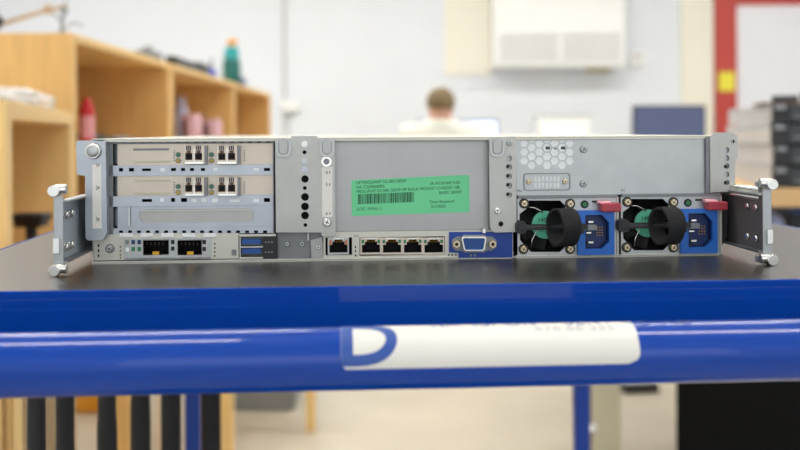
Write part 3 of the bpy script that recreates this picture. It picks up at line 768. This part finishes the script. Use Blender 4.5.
# ================================================================== bookcases
t = thing('bench', 'long beech bench carrying the three tall bookcases', 'bench', (0, 0, 0))
m = MB(); m.box(-1.22, -.74, 2.44, 6.26, .68, .72, 'beech'); m.build('bench_top', t, .003)
for x, y in ((-.765, 2.74), (-.765, 4.4), (-.765, 6.15), (-1.19, 2.6), (-1.19, 4.4), (-1.19, 6.15)):
    m = MB(); m.box(x-.024, x+.024, y-.024, y+.024, 0, .68, 'beech'); m.build('leg', t, .002)
TT = 1.249
def bookcase(y0, y1, label, xb=-1.15, xf=-.80, z0=.72, z1=TT, th=.038, mid=.96, loc=None, rot=0):
    t = thing('bookcase', label, 'bookcase', (xf, y0, z0), PI/2, 'three open beech bookcases in a row')
    # local: x = along the front (world +y), y = depth (world -x)
    L_ = y1-y0; Dp = xf-xb; H = z1-z0
    for a in (0, L_-th):
        m = MB(); m.box(a, a+th, 0, Dp, 0, H, 'beech'); m.build('side_panel', t, .002)
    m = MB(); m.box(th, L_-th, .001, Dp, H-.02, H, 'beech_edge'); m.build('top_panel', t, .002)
    m = MB(); m.box(th, L_-th, Dp-.008, Dp, 0, H-.02, 'beech_shaded'); m.build('back_panel', t)
    m = MB(); m.box(th, L_-th, .004, Dp-.008, mid-z0-.02, mid-z0, 'beech'); m.build('shelf', t, .002)
    m = MB(); m.box(th, L_-th, .004, Dp-.008, 0, .02, 'beech'); m.build('shelf', t, .002)
    return t
bookcase(2.44, 3.50, 'nearest tall open beech bookcase, with the red bottle on its shelf')
bookcase(3.502, 4.83, 'middle tall open beech bookcase, with two pinkish jars on its shelf')
bookcase(4.832, 6.20, 'farthest tall beech bookcase, empty, ending the row')
# low bookcase
t = thing('low_bookcase', 'low beech bookcase at the left edge, plastic bags on its top', 'bookcase', (-.591, 1.5, 0), R(102.1))
LH = 1.052
for a, b in ((0, .055), (.85, .893)):
    m = MB(); m.box(a, b, 0, .34, 0, LH, 'beech_edge'); m.build('side_panel', t, .002)
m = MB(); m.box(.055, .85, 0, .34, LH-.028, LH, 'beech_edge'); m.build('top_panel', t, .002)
m = MB(); m.box(.055, .85, .33, .34, 0, LH-.028, 'beech_shaded'); m.build('back_panel', t)
for z in (.06, .40, .75):
    m = MB(); m.box(.055, .85, .004, .33, z-.02, z, 'beech'); m.build('shelf', t, .002)
# black item on its shelf
t = thing('padded_stand', 'black padded stand on a post inside the low bookcase', 'stand', (-.738, 2.0, .75))
m = MB(); m.lathe((0, 0, 0), [(.05, 0), (.05, .006), (.03, .012), (.015, .02)], 'black_plastic'); m.build('base', t)
m = MB(); m.lathe((0, 0, .02), [(.012, 0), (.011, .03), (.012, .05)], 'black_plastic', 16); m.build('post', t)
m = MB(); m.box(-.036, .034, -.03, .03, .078, .094, 'rubber_black'); m.box(-.03, .03, -.025, .025, .066, .08, 'black_plastic'); m.build('pad', t, .008)
# plastic bag on low bookcase
def bag(name, label, c, s, k, seed, n=36):
    random.seed(seed); m = MB(); g = bmesh.ops.create_icosphere(m.bm, subdivisions=4, radius=1)
    ph = [random.uniform(0, 6) for _ in range(9)]
    for v in g['verts']:
        p = v.co.copy(); d = 1+.13*math.sin(5*p.x+ph[0])*math.sin(4*p.y+ph[1])+.10*math.sin(9*p.x+7*p.z+ph[2])+.07*math.sin(13*p.y-9*p.x+ph[3])+.05*math.sin(21*p.x+17*p.y+ph[4])
        v.co = Vector((p.x*d*s[0], p.y*d*s[1], max(-.75, p.z*d)*s[2]+.75*s[2]))
    m.mi(k)
    for f_ in m.bm.faces: f_.smooth = True
    o = m.build(name); o.location = c; tag(o, label, 'bag'); return o
b1 = bag('plastic_bag', 'clear crumpled plastic bag nearest the left edge on the low bookcase', (-.70, 1.74, LH), (.05, .13, .019), 'film', 3)
b2 = bag('plastic_bag', 'clear crumpled plastic bag with a white lump, beside the tall bookcase', (-.80, 2.12, LH), (.05, .12, .023), 'film', 5)
# cabinet bottom left
t = thing('cabinet', 'plain beech cabinet at the lower left edge beside the trolley', 'cabinet', (-.455, 1.2, 0))
m = MB(); m.box(-.40, -.012, 0, .2, .05, .84, 'beech'); m.build('body', t, .003)
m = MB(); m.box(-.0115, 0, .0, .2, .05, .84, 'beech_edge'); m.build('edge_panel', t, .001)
m = MB(); m.box(-.38, -.03, .02, .19, 0, .05, 'beech_shaded'); m.build('plinth', t)
m = MB(); m.box(-.398, -.02, -.012, -.0005, .06, .83, 'beech'); d_ = m.build('door', t, .002)
m = MB(); m.cyl((-.3, -.03, .5), (-.3, -.012, .5), .008, 'dull_steel'); m.build('knob', d_)
# things on and in the bookcases
t = thing('bottle', 'red bottle with pink label standing in the nearest bookcase', 'bottle', (-.845, 2.70, .96))
m = MB(); m.lathe((0,0,0), [(.018,0),(.0195,.004),(.0195,.105),(.017,.115),(.012,.122)], 'red_plastic'); m.build('body', t)
m = MB(); m.lathe((0,0,.122), [(.010,0),(.011,.002),(.011,.014),(.006,.018)], 'red_plastic'); m.build('cap', t)
m = MB(); m.lathe((0,0,.03), [(.0197,0),(.0198,.0005),(.0198,.06),(.0197,.0605)], 'pink_label'); m.build('label', t)
def hand_tool(name, label, a, b, z, r, k1, k2):
    A = Vector((a[0], a[1], z+r)); B = Vector((b[0], b[1], z+r)); t = thing(name, label, 'tool', (A.x, A.y, z))
    d = B-A; Mx = -Vector((A.x, A.y, z))
    m = MB(); m.tube([A+Mx, A+d*.1+Mx, A+d*.5+Mx], r, k1, 14); m.build('handle', t)
    m = MB(); m.tube([A+d*.5+Mx, A+d*.75+Mx, B+Mx], r*.45, k2, 10); m.cyl(B+Mx-d.normalized()*.02, B+Mx, r*.8, k2); m.build('shaft', t)
hand_tool('hand_tool', 'grey metal tool lying nearest on the shelf in the near bookcase', (-.84, 2.9), (-.86, 3.25), .96, .018, 'grey_plastic', 'lamp_grey')
hand_tool('hand_tool', 'grey metal tool lying farther back on the near bookcase shelf', (-.93, 2.85), (-.91, 3.3), .96, .022, 'dark_grey', 'lamp_grey')
for i, (px, D, r, top, lab) in enumerate(((192, 3.97, .040, 113, 'larger pinkish jar, left of the two in the middle bookcase'), (212.5, 4.42, .042, 118, 'smaller pinkish jar, right of the two in the middle bookcase'))):
    X, Y, _ = W(px, 133, D); h = EYE+(133-top)/1000*D-.96
    t = thing('jar', lab, 'jar', (X, Y, .96), 0, 'pinkish jars')
    m = MB(); m.lathe((0,0,0), [(r*.93,0),(r,.005),(r,h*.84),(r*.9,h*.88)], 'pink_jar', 32); m.build('body', t)
    m = MB(); m.lathe((0,0,h*.88), [(r*.9,0),(r*.92,h*.01),(r*.92,h*.11),(r*.8,h*.12)], 'pink_jar', 32); m.build('lid', t)
    m = MB(); i_ = m.mi('jar_dark'); A = []  # dark strip around the left side of the jar
    for j in range(13):
        a = R(150+100*j/12); A.append((m.bm.verts.new((1.01*r*math.cos(a), 1.01*r*math.sin(a), h*.08)), m.bm.verts.new((1.01*r*math.cos(a), 1.01*r*math.sin(a), h*.8))))
    for p, q in zip(A, A[1:]): m.bm.faces.new((p[0], q[0], q[1], p[1])).material_index = i_
    tag_o = m.build('dark_side', t)
t = thing('bottle', 'pale blue bottle behind the pinkish jars in the middle bookcase', 'bottle', (-.925, 4.22, .96))
m = MB(); m.lathe((0,0,0), [(.028,0),(.03,.004),(.03,.15),(.018,.165)], 'pale_blue'); m.build('body', t)
m = MB(); m.lathe((0,0,.165), [(.018,0),(.019,.002),(.019,.03),(.015,.034)], 'pale_blue'); m.build('cap', t)
# spray bottle
X, Y, _ = W(232, 133, 4.95)
t = thing('spray_bottle', 'teal bottle with an orange cap on top of the bookcases', 'bottle', (X, Y, TT))
m = MB(); m.lathe((0,0,0), [(.040,0),(.045,.006),(.045,.10),(.039,.115),(.037,.12)], 'bottle_green', 28); m.build('body', t)
m = MB(); m.lathe((0,0,.12), [(.037,0),(.038,.01),(.036,.05),(.024,.062),(.018,.066)], 'bottle_teal', 28); m.build('shoulder', t)
m = MB(); m.lathe((0,0,.186), [(.018,0),(.021,.004),(.021,.025),(.012,.034)], 'orange', 20); m.box(-.004, .03, -.009, .009, .205, .218, 'orange'); m.build('cap', t, .001)
t = thing('cloth_clip', 'dark blue block beside the teal bottle on the bookcases', 'block', (W(241,133,5.12)[0], 5.12, TT))
m = MB(); m.box(-.022, .022, -.05, .05, 0, .03, 'bezel_blue'); m.build('block_body', t, .008); m = MB(); m.box(-.018, .018, -.03, .03, .03, .04, 'dark_grey'); m.build('block_top', t, .003)
X, Y, _ = W(211.5, 133, 4.5)
t = thing('bottle', 'small blue bottle on top of the bookcases, left of the teal bottle', 'bottle', (X, Y, TT))
m = MB(); m.lathe((0,0,0), [(.022,0),(.024,.004),(.024,.035),(.010,.045)], 'bottle_blue'); m.build('body', t)
m = MB(); m.lathe((0,0,.045), [(.008,0),(.009,.002),(.007,.03),(.003,.05)], 'lamp_grey', 14); m.build('nozzle', t)
# black flat tool and grey gadgets
t = thing('hand_saw', 'long black tool lying along the top of the bookcases', 'tool', (-.83, 3.62, TT))
m = MB(); m.box(-.02, .02, 0, .45, 0, .036, 'black_plastic'); m.build('blade_case', t, .006)
m = MB(); m.box(-.024, .024, .45, .62, 0, .046, 'black_plastic'); m.build('handle', t, .01)
t = thing('meter', 'small grey gadget on the bookcases, left of the long black tool', 'gadget', (-.84, 3.28, TT))
m = MB(); m.box(-.03, .03, 0, .14, 0, .03, 'grey_plastic'); m.build('body', t, .006)
m = MB(); m.cyl((0, .06, .03), (0, .06, .045), .018, 'lamp_grey'); m.build('dial', t)
# lamp arm
t = thing('desk_lamp', 'tan jointed lamp arm lying over the nearest bookcase top', 'lamp', (-.905, 2.62, TT))
def wl(px, py, D): p = W(px, py, D); return (p[0]+.905, p[1]-2.62, p[2]-TT)
m = MB(); m.cyl((.02, 0, 0), (.02, 0, .018), .022, 'lamp_grey'); m.tube([(.02, 0, .015), wl(62, 24, 2.62), wl(64, 10, 2.62), wl(66, 2, 2.62)], .0045, 'lamp_grey'); m.build('post', t)
m = MB(); m.tube([wl(67, 6, 2.61), wl(48, 10, 2.61), wl(24, 17, 2.61), wl(2, 24, 2.61)], .0055, 'lamp_tan'); m.build('arm', t)
m = MB(); m.cyl(wl(48, 9.5, 2.60), wl(48, 9.5, 2.63), .013, 'lamp_tan'); m.cyl(wl(64, 11, 2.60), wl(64, 11, 2.63), .010, 'lamp_grey'); m.build('joint', t)
m = MB(); a_ = Vector(wl(-6, 24, 2.6)); m.cyl(a_+Vector((.02, 0, .012)), a_+Vector((-.05, 0, -.02)), .012, 'black_plastic', r2=.034); m.build('lamp_shade', t)
m = MB(); m.tube([wl(52, 12, 2.6), wl(60, 20, 2.6), wl(64, 31, 2.6), wl(72, 22, 2.6), wl(84, 26, 2.62)], .0025, 'lamp_grey', 8); m.build('wire', t)
# stool, bin, crate under the bench
t = thing('stool', 'small beech stool with slim legs behind the trolley', 'stool', (0,0,0))
for x, y, w in ((-.528, 3.0, .023), (-.305, 3.37, .0155), (-.735, 3.13, .018), (-.603, 3.50, .0155)):
    m = MB(); m.box(x-w, x+w, y-.02, y+.02, 0, .50, 'beech_edge'); m.build('leg', t, .002)
m = MB(); mx = Matrix.Translation((-.52, 3.24, 0)) @ Matrix.Rotation(math.atan2(.37, .22), 4, 'Z'); m.box(-.25, .25, -.15, .15, .50, .53, 'beech', mx); m.build('seat', t, .004)
t = thing('storage_box', 'grey plastic box on the floor behind the beech stool', 'box', (-.50, 3.72, 0))
m = MB(); m.box(-.12, .115, -.12, .3, .0, .34, 'grey_plastic'); m.build('body', t, .01); m = MB(); m.box(-.125, .12, -.125, .305, .34, .36, 'dark_grey'); m.build('lid', t, .004)
t = thing('basket', 'orange brown tub on the floor behind the black poles', 'tub', (-1.13, 3.68, 0))
m = MB(); m.lathe((0,0,0), [(.09,0),(.10,.006),(.115,.18),(.12,.19),(.11,.19)], 'orange'); m.build('body', t); m = MB(); m.lathe((0,0,.178), [(.117,0),(.124,.003),(.124,.012),(.117,.015)], 'beech'); m.build('rim', t)
# ================================================================== right bench, servers, cabinet
t = thing('workbench', 'tan topped workbench at the right with cream steel legs', 'workbench', (0, 0, 0))
m = MB(); m.box(.50, 1.95, 2.66, 3.9, .797, .846, 'bench_tan'); m.build('bench_top', t, .004)
for x, y in ((.593, 2.93), (1.88, 2.93), (1.88, 3.75)):
    m = MB(); m.box(x-.043, x+.043, y-.03, y+.03, 0, .797, 'cream_paint_and_glint'); lg = m.build('leg', t, .003)
    m = MB(); m.box(x-.056, x-.0435, y-.028, y+.028, 0, .79, 'dark_grey'); m.build('channel', lg)
m = MB(); m.ball((.553, 2.885, .145), .011, .014, .013, 'white_inset'); m.build('knob', t)
t = thing('cabinet', 'black cabinet under the workbench at the lower right', 'cabinet', (.742, 2.70, 0), R(-15.5))
m = MB(); m.box(0, .62, 0, .5, .03, .70, 'cabinet_black'); m.build('body', t, .003)
m = MB(); m.box(.004, .616, -.012, -.0005, .04, .69, 'cabinet_black'); d_ = m.build('door', t, .002)
m = MB(); m.box(.50, .51, -.03, -.012, .3, .45, 'dark_grey'); m.build('handle', d_, .002)
m = MB(); m.box(.02, .60, .02, .48, 0, .03, 'black'); m.build('plinth', t)
bag('carrier_bag', 'white crumpled bag on the black cabinet under the workbench', (1.03, 2.78, .70), (.032, .04, .043), 'pale_blue', 9)
t = thing('storage_box', 'dark box on the black cabinet beside the white bag', 'box', (1.16, 2.86, .70))
m = MB(); m.box(-.07, .10, -.08, .1, 0, .07, 'dark_grey'); m.build('body', t, .004); m = MB(); m.box(-.075, .105, -.085, .105, .07, .085, 'bezel_blue'); m.build('lid', t, .003)
# stacked servers
th_ = R(-7.6)
labs = ['bottom server of the stack on the right workbench', 'second server from the bottom of the right stack', 'third server from the bottom of the right stack', 'top server of the stack on the right workbench, under the dark board']
zc = .846; base = None
P0 = Vector((1.018, 2.72, 0))
hs = (.058, .0585, .0585, .053)
for i in range(4):
    hgt = hs[i]
    t = thing('stacked_server', labs[i], 'server', (P0.x+(.0, .006, -.004, .002)[i], P0.y+(0, .01, -.004, .006)[i], zc), th_, 'servers stacked on the workbench')
    m = MB(); m.box(0, .44, .02, .70-.02*i, .001, hgt-.002, 'server_silver')
    m.box(-.0015, 0, .03, .66, hgt*.42, hgt*.50, 'bracket_steel' if i == 2 else 'galvanised'); m.box(-.0012, 0, .05, .60, hgt*.75, hgt*.8, 'dull_steel'); m.build('chassis', t, .002)
    m = MB(); m.box(-.004, .444, -.006, .02, .001, hgt-.002, 'server_face'); fp = m.build('front_panel', t, .002)
    m = MB(); m.box(.0, .028, -.018, -.006, hgt*.70, hgt*.92, 'lamp_grey'); m.build('handle', fp, .003)
    for j in range(4):
        m = MB(); m.box(.04+j*.095, .128+j*.095, -.011, -.006, hgt*.12, hgt*.86, 'dark_grey'); m.box(.05+j*.095, .09+j*.095, -.0125, -.011, hgt*.3, hgt*.36, 'lamp_grey'); m.build('drive_bay', fp, .001)
    zc += hgt
t = thing('circuit_board', 'dark brown board with parts lying on the stacked servers', 'board', (P0.x+.12, 2.9, zc+.001), R(-15))
m = MB(); m.box(-.10, .3, -.12, .14, 0, .006, 'brown_board'); m.build('board', t)
for j, (x, y, w, h_) in enumerate(((-.02, 0, .035, .022), (.07, -.03, .045, .035), (.16, .02, .05, .030))):
    m = MB(); m.box(x-w, x+w, y-w, y+w, .006, .006+h_, 'brown_board' if j % 2 else 'dark_grey'); m.build('component', t, .004)
# ================================================================== far desk, screens
t = thing('office_desk', 'long white desk along the far wall under the air conditioner', 'desk', (0, 0, 0))
m = MB(); m.box(-.4, 2.2, 6.2, 6.95, .72, .75, 'appliance'); m.build('desk_top', t, .004)
for x in (-.36, .9, 2.16):
    m = MB(); m.box(x-.02, x+.02, 6.25, 6.9, 0, .72, 'grille_grey'); m.build('leg', t, .003)
def monitor(name, label, p0, p1, ptop, D, k, zb=.75, hpx=None, bez='black_plastic'):
    x0 = W(p0, HY, D)[0]; x1 = W(p1, HY, D)[0]; ztop = EYE+(HY-ptop)/1000*D; h = (x1-x0)*.6; w = x1-x0
    t = thing(name, label, 'monitor', ((x0+x1)/2, D, zb))
    zl = max(ztop-zb-h, .08); zt2 = ztop-zb
    m = MB(); m.box(-w/2, w/2, 0, .035, zl, zt2, bez); m.build('bezel', t, .006)
    m = MB(); m.box(-w/2+.012, w/2-.012, -.002, 0, zl+.012, zt2-.012, k); m.build('screen', t)
    m = MB(); m.box(-.025, .025, .036, .06, .012, zl+.1, 'dark_grey'); m.build('neck', t, .003)
    m = MB(); m.box(-.11, .11, -.05, .12, 0, .012, 'dark_grey'); m.build('foot', t, .004)
    return t
monitor('monitor', 'lit white screen behind the seated person', 415.5, 498, 120.5, 6.45, 'screen_white', bez='bezel_blue')
monitor('monitor', 'slate blue screen left of the red door frame', 633, 706, 106.5, 6.5, 'monitor_blue')
X0, _, _ = W(540, HY, 6.6); X1, _, _ = W(590, HY, 6.6)
t = thing('storage_box', 'pale white box on the far desk left of the blue screen', 'box', ((X0+X1)/2, 6.6, .75))
m = MB(); m.box(-(X1-X0)/2, (X1-X0)/2, 0, .25, 0, .35, 'appliance'); m.build('body', t, .008); m = MB(); m.box(-(X1-X0)/2-.008, (X1-X0)/2+.008, -.008, .258, .35, .37, 'grille_grey'); m.build('lid', t, .004)
t = thing('mug', 'small cream mug on the desk in front of the slate blue screen', 'mug', (W(697, 133, 6.33)[0], 6.33, .75))
t.location.z = .751
m = MB(); m.lathe((0,0,0), [(.03,0),(.038,.004),(.042,.1),(.04,.1),(.035,.01)], 'cream_paint_and_glint'); m.build('cup', t)
t.location.z = .75
# ================================================================== person (seen from behind, seated)
DX, DY = W(441, 133, 5.5)[0], 5.5
ch = thing('office_chair', 'dark office chair under the seated person', 'chair', (DX, DY, 0))
m = MB(); m.box(-.24, .24, -.18, .28, .42, .48, 'trousers'); m.build('seat', ch, .03)
m = MB(); m.box(-.2, .2, -.27, -.21, .54, .90, 'trousers'); m.box(-.03, .03, -.26, -.2, .43, .6, 'black_plastic'); m.build('backrest', ch, .03)
m = MB(); m.cyl((0, .05, .10), (0, .05, .42), .028, 'dull_steel'); m.build('column', ch)
for j in range(5):
    a = 2*PI*j/5+.3; m = MB(); m.tube([(0, .05, .10), (.15*math.cos(a), .05+.15*math.sin(a), .085), (.28*math.cos(a), .05+.28*math.sin(a), .07)], .017, 'black_plastic'); lg = m.build('leg', ch)
    m = MB(); c_ = Vector((.28*math.cos(a), .05+.28*math.sin(a), .028)); m.cyl(c_-Vector((.012, 0, 0)), c_+Vector((.012, 0, 0)), .0275, 'rubber_black'); m.build('castor', lg)
def skin(name, V, E, Rr, k, parent, root=0, sub=2):
    me = bpy.data.meshes.new(name); me.from_pydata(V, E, []); o = bpy.data.objects.new(name, me); C.objects.link(o)
    sm = o.modifiers.new('Skin', 'SKIN'); sm.use_smooth_shade = True
    if not me.skin_vertices:
        pass
    for i, r in enumerate(Rr):
        sv = me.skin_vertices[0].data[i]; sv.radius = r if isinstance(r, tuple) else (r, r); sv.use_root = (i == root)
    ss = o.modifiers.new('Sub', 'SUBSURF'); ss.levels = sub; ss.render_levels = sub
    me.materials.append(MT[k]); o.parent = parent; return o
per = thing('person', 'seated person with short light brown hair and cream shirt, back turned', 'person', (DX, DY, 0))
V = []; E = []; RR = []
def pv(p, r, prev=None):
    V.append(p); RR.append(r); i = len(V)-1
    if prev is not None: E.append((prev, i))
    return i
pel = pv((0, 0, .575), (.15, .11)); wst = pv((0, -.01, .72), (.135, .10), pel); chs = pv((0, 0, .88), (.16, .11), wst); upc = pv((0, .0, .985), (.11, .08), chs)
nk = pv((0, .01, 1.055), (.055, .058), upc); hb = pv((0, .02, 1.115), (.065, .08), nk); hm = pv((0, .02, 1.165), (.073, .092), hb); ht = pv((0, .015, 1.205), (.062, .08), hm)
fingers = []
for s in (-1, 1):
    sh = pv((s*.165, 0, .975), .055, upc); el = pv((s*.215, .10, .76), .042, sh); wr = pv((s*.14, .34, .775), .027, el); pm = pv((s*.125, .405, .775), (.030, .017), wr)
    for j, (dx, ln) in enumerate(((-.027, .055), (-.010, .068), (.008, .074), (.026, .066))):
        f1 = pv((s*.125+dx, .435, .777), .0085, pm); f2 = pv((s*.125+dx*1.1, .435+ln*.55, .779), .0078, f1); pv((s*.125+dx*1.1, .435+ln, .765), .0065, f2)
    t1 = pv((s*.105-s*.022, .395, .772), .010, pm); pv((s*.105-s*.036, .425, .768), .0075, t1)
    hp = pv((s*.10, .03, .555), .085, pel); kn = pv((s*.14, .44, .52), .060, hp); an = pv((s*.14, .43, .10), .036, kn); toe = pv((s*.15, .56, .04), (.036, .024), an)
    er = pv((s*.079, .015, 1.15), (.012, .02), hm)
no = pv((0, .118, 1.145), .012, hm); 
body = skin('body', V, E, RR, 'skin', per, 0)
# clothes
V = []; E = []; RR = []
a = pv((0, 0, .60), (.182, .145)); b = pv((0, -.01, .72), (.165, .13), a); c = pv((0, 0, .88), (.178, .13), b); d = pv((0, .0, .995), (.155, .12), c); e = pv((0, .008, 1.065), (.092, .085), d); e2 = pv((0, .008, 1.08), (.07, .07), e)
for s in (-1, 1):
    sh = pv((s*.17, 0, .985), .082, d); el = pv((s*.215, .09, .80), .058, sh)
skin('shirt', V, E, RR, 'shirt', per, 0)
V = []; E = []; RR = []
a = pv((0, 0, .57), (.172, .134)); b = pv((0, -.005, .66), (.168, .13), a)
for s in (-1, 1):
    hp = pv((s*.10, .03, .555), .096, a); kn = pv((s*.14, .45, .52), .072, hp); an = pv((s*.14, .43, .12), .05, kn)
skin('trousers', V, E, RR, 'trousers', per, 0)
for s in (-1, 1):
    m = MB(); m.ball((s*.147, .50, .05), .045, .13, .05, 'shoe'); m.box(s*.147-.042, s*.147+.042, .38, .62, .0, .02, 'shoe'); m.build('shoe', per, .005)
    m = MB(); m.ball((s*.03, .098, 1.165), .012, .010, .009, 'white_inset', 12); m.ball((s*.03, .1065, 1.165), .005, .003, .005, 'ink', 10); m.build('eye', per)
m = MB(); m.ball((0, .100, 1.112), .022, .008, .006, 'pink_label', 14); m.build('mouth', per)
# hair cap: shell over crown and back of the head
m = MB(); g = bmesh.ops.create_uvsphere(m.bm, u_segments=36, v_segments=24, radius=1)
for v in g['verts']:
    p = v.co; n_ = 1+.02*math.sin(19*p.x)*math.sin(17*p.z+9*p.y); v.co = Vector((p.x*.081*n_, p.y*.104*n_+.012, p.z*.088*n_+1.165))
bmesh.ops.delete(m.bm, geom=[f for f in m.bm.faces if (lambda c: c.z < 1.135-.25*(c.y-.0)*0 + max(0, (c.y+.03))*1.1)(f.calc_center_median())], context='FACES')
m.mi('hair')
for f_ in m.bm.faces: f_.smooth = True
o = m.build('hair', per); sd_ = o.modifiers.new('Solid', 'SOLIDIFY'); sd_.thickness = .006
# ================================================================== light
w = bpy.data.worlds.new('world'); bpy.context.scene.world = w; w.use_nodes = True
bg = w.node_tree.nodes['Background']; bg.inputs['Color'].default_value = (.93, .97, 1.0, 1); bg.inputs['Strength'].default_value = .86
def area(name, loc, rot, sx, sy, e, col=(.90, .95, 1)):
    l = bpy.data.lights.new(name, 'AREA'); l.shape = 'RECTANGLE'; l.size = sx; l.size_y = sy; l.energy = e; l.color = col
    o = bpy.data.objects.new(name, l); C.objects.link(o); o.location = loc; o.rotation_euler = rot; return o
for i, (x, y) in enumerate(((-.95, .55), (.95, .55), (-.95, 3.2), (.95, 3.2), (-.95, 5.8), (.95, 5.8), (2.9, 5.8), (-2.5, 5.8))):  # last pair added with its fixtures to even out the far wall
    area('ceiling_lamp', (x, y, 2.93), (0, 0, 0), 1.24, .26, 1 if y < 2 else (5 if y < 5 else 5))
area('front_fill_light', (.6, -2.9, 1.7), (R(90), 0, 0), 3.0, 1.6, 14, (.95, .98, 1))  # unseen fill lamp added behind the camera to light the server
s = bpy.context.scene; s.view_settings.view_transform = 'Standard'; s.view_settings.look = 'None'; s.view_settings.exposure = .27; s.view_settings.gamma = 1
s.view_settings.use_curve_mapping = False

t = thing('power_strip', 'dark power strip lying on the floor near the workbench leg', 'power strip', (.915, 3.85, 0), R(8))
m = MB(); m.box(-.07, .07, -.03, .03, 0, .035, 'dark_grey'); m.build('body', t, .004); m = MB(); m.box(-.05, .05, -.02, .02, .035, .037, 'lamp_grey'); m.build('socket', t)
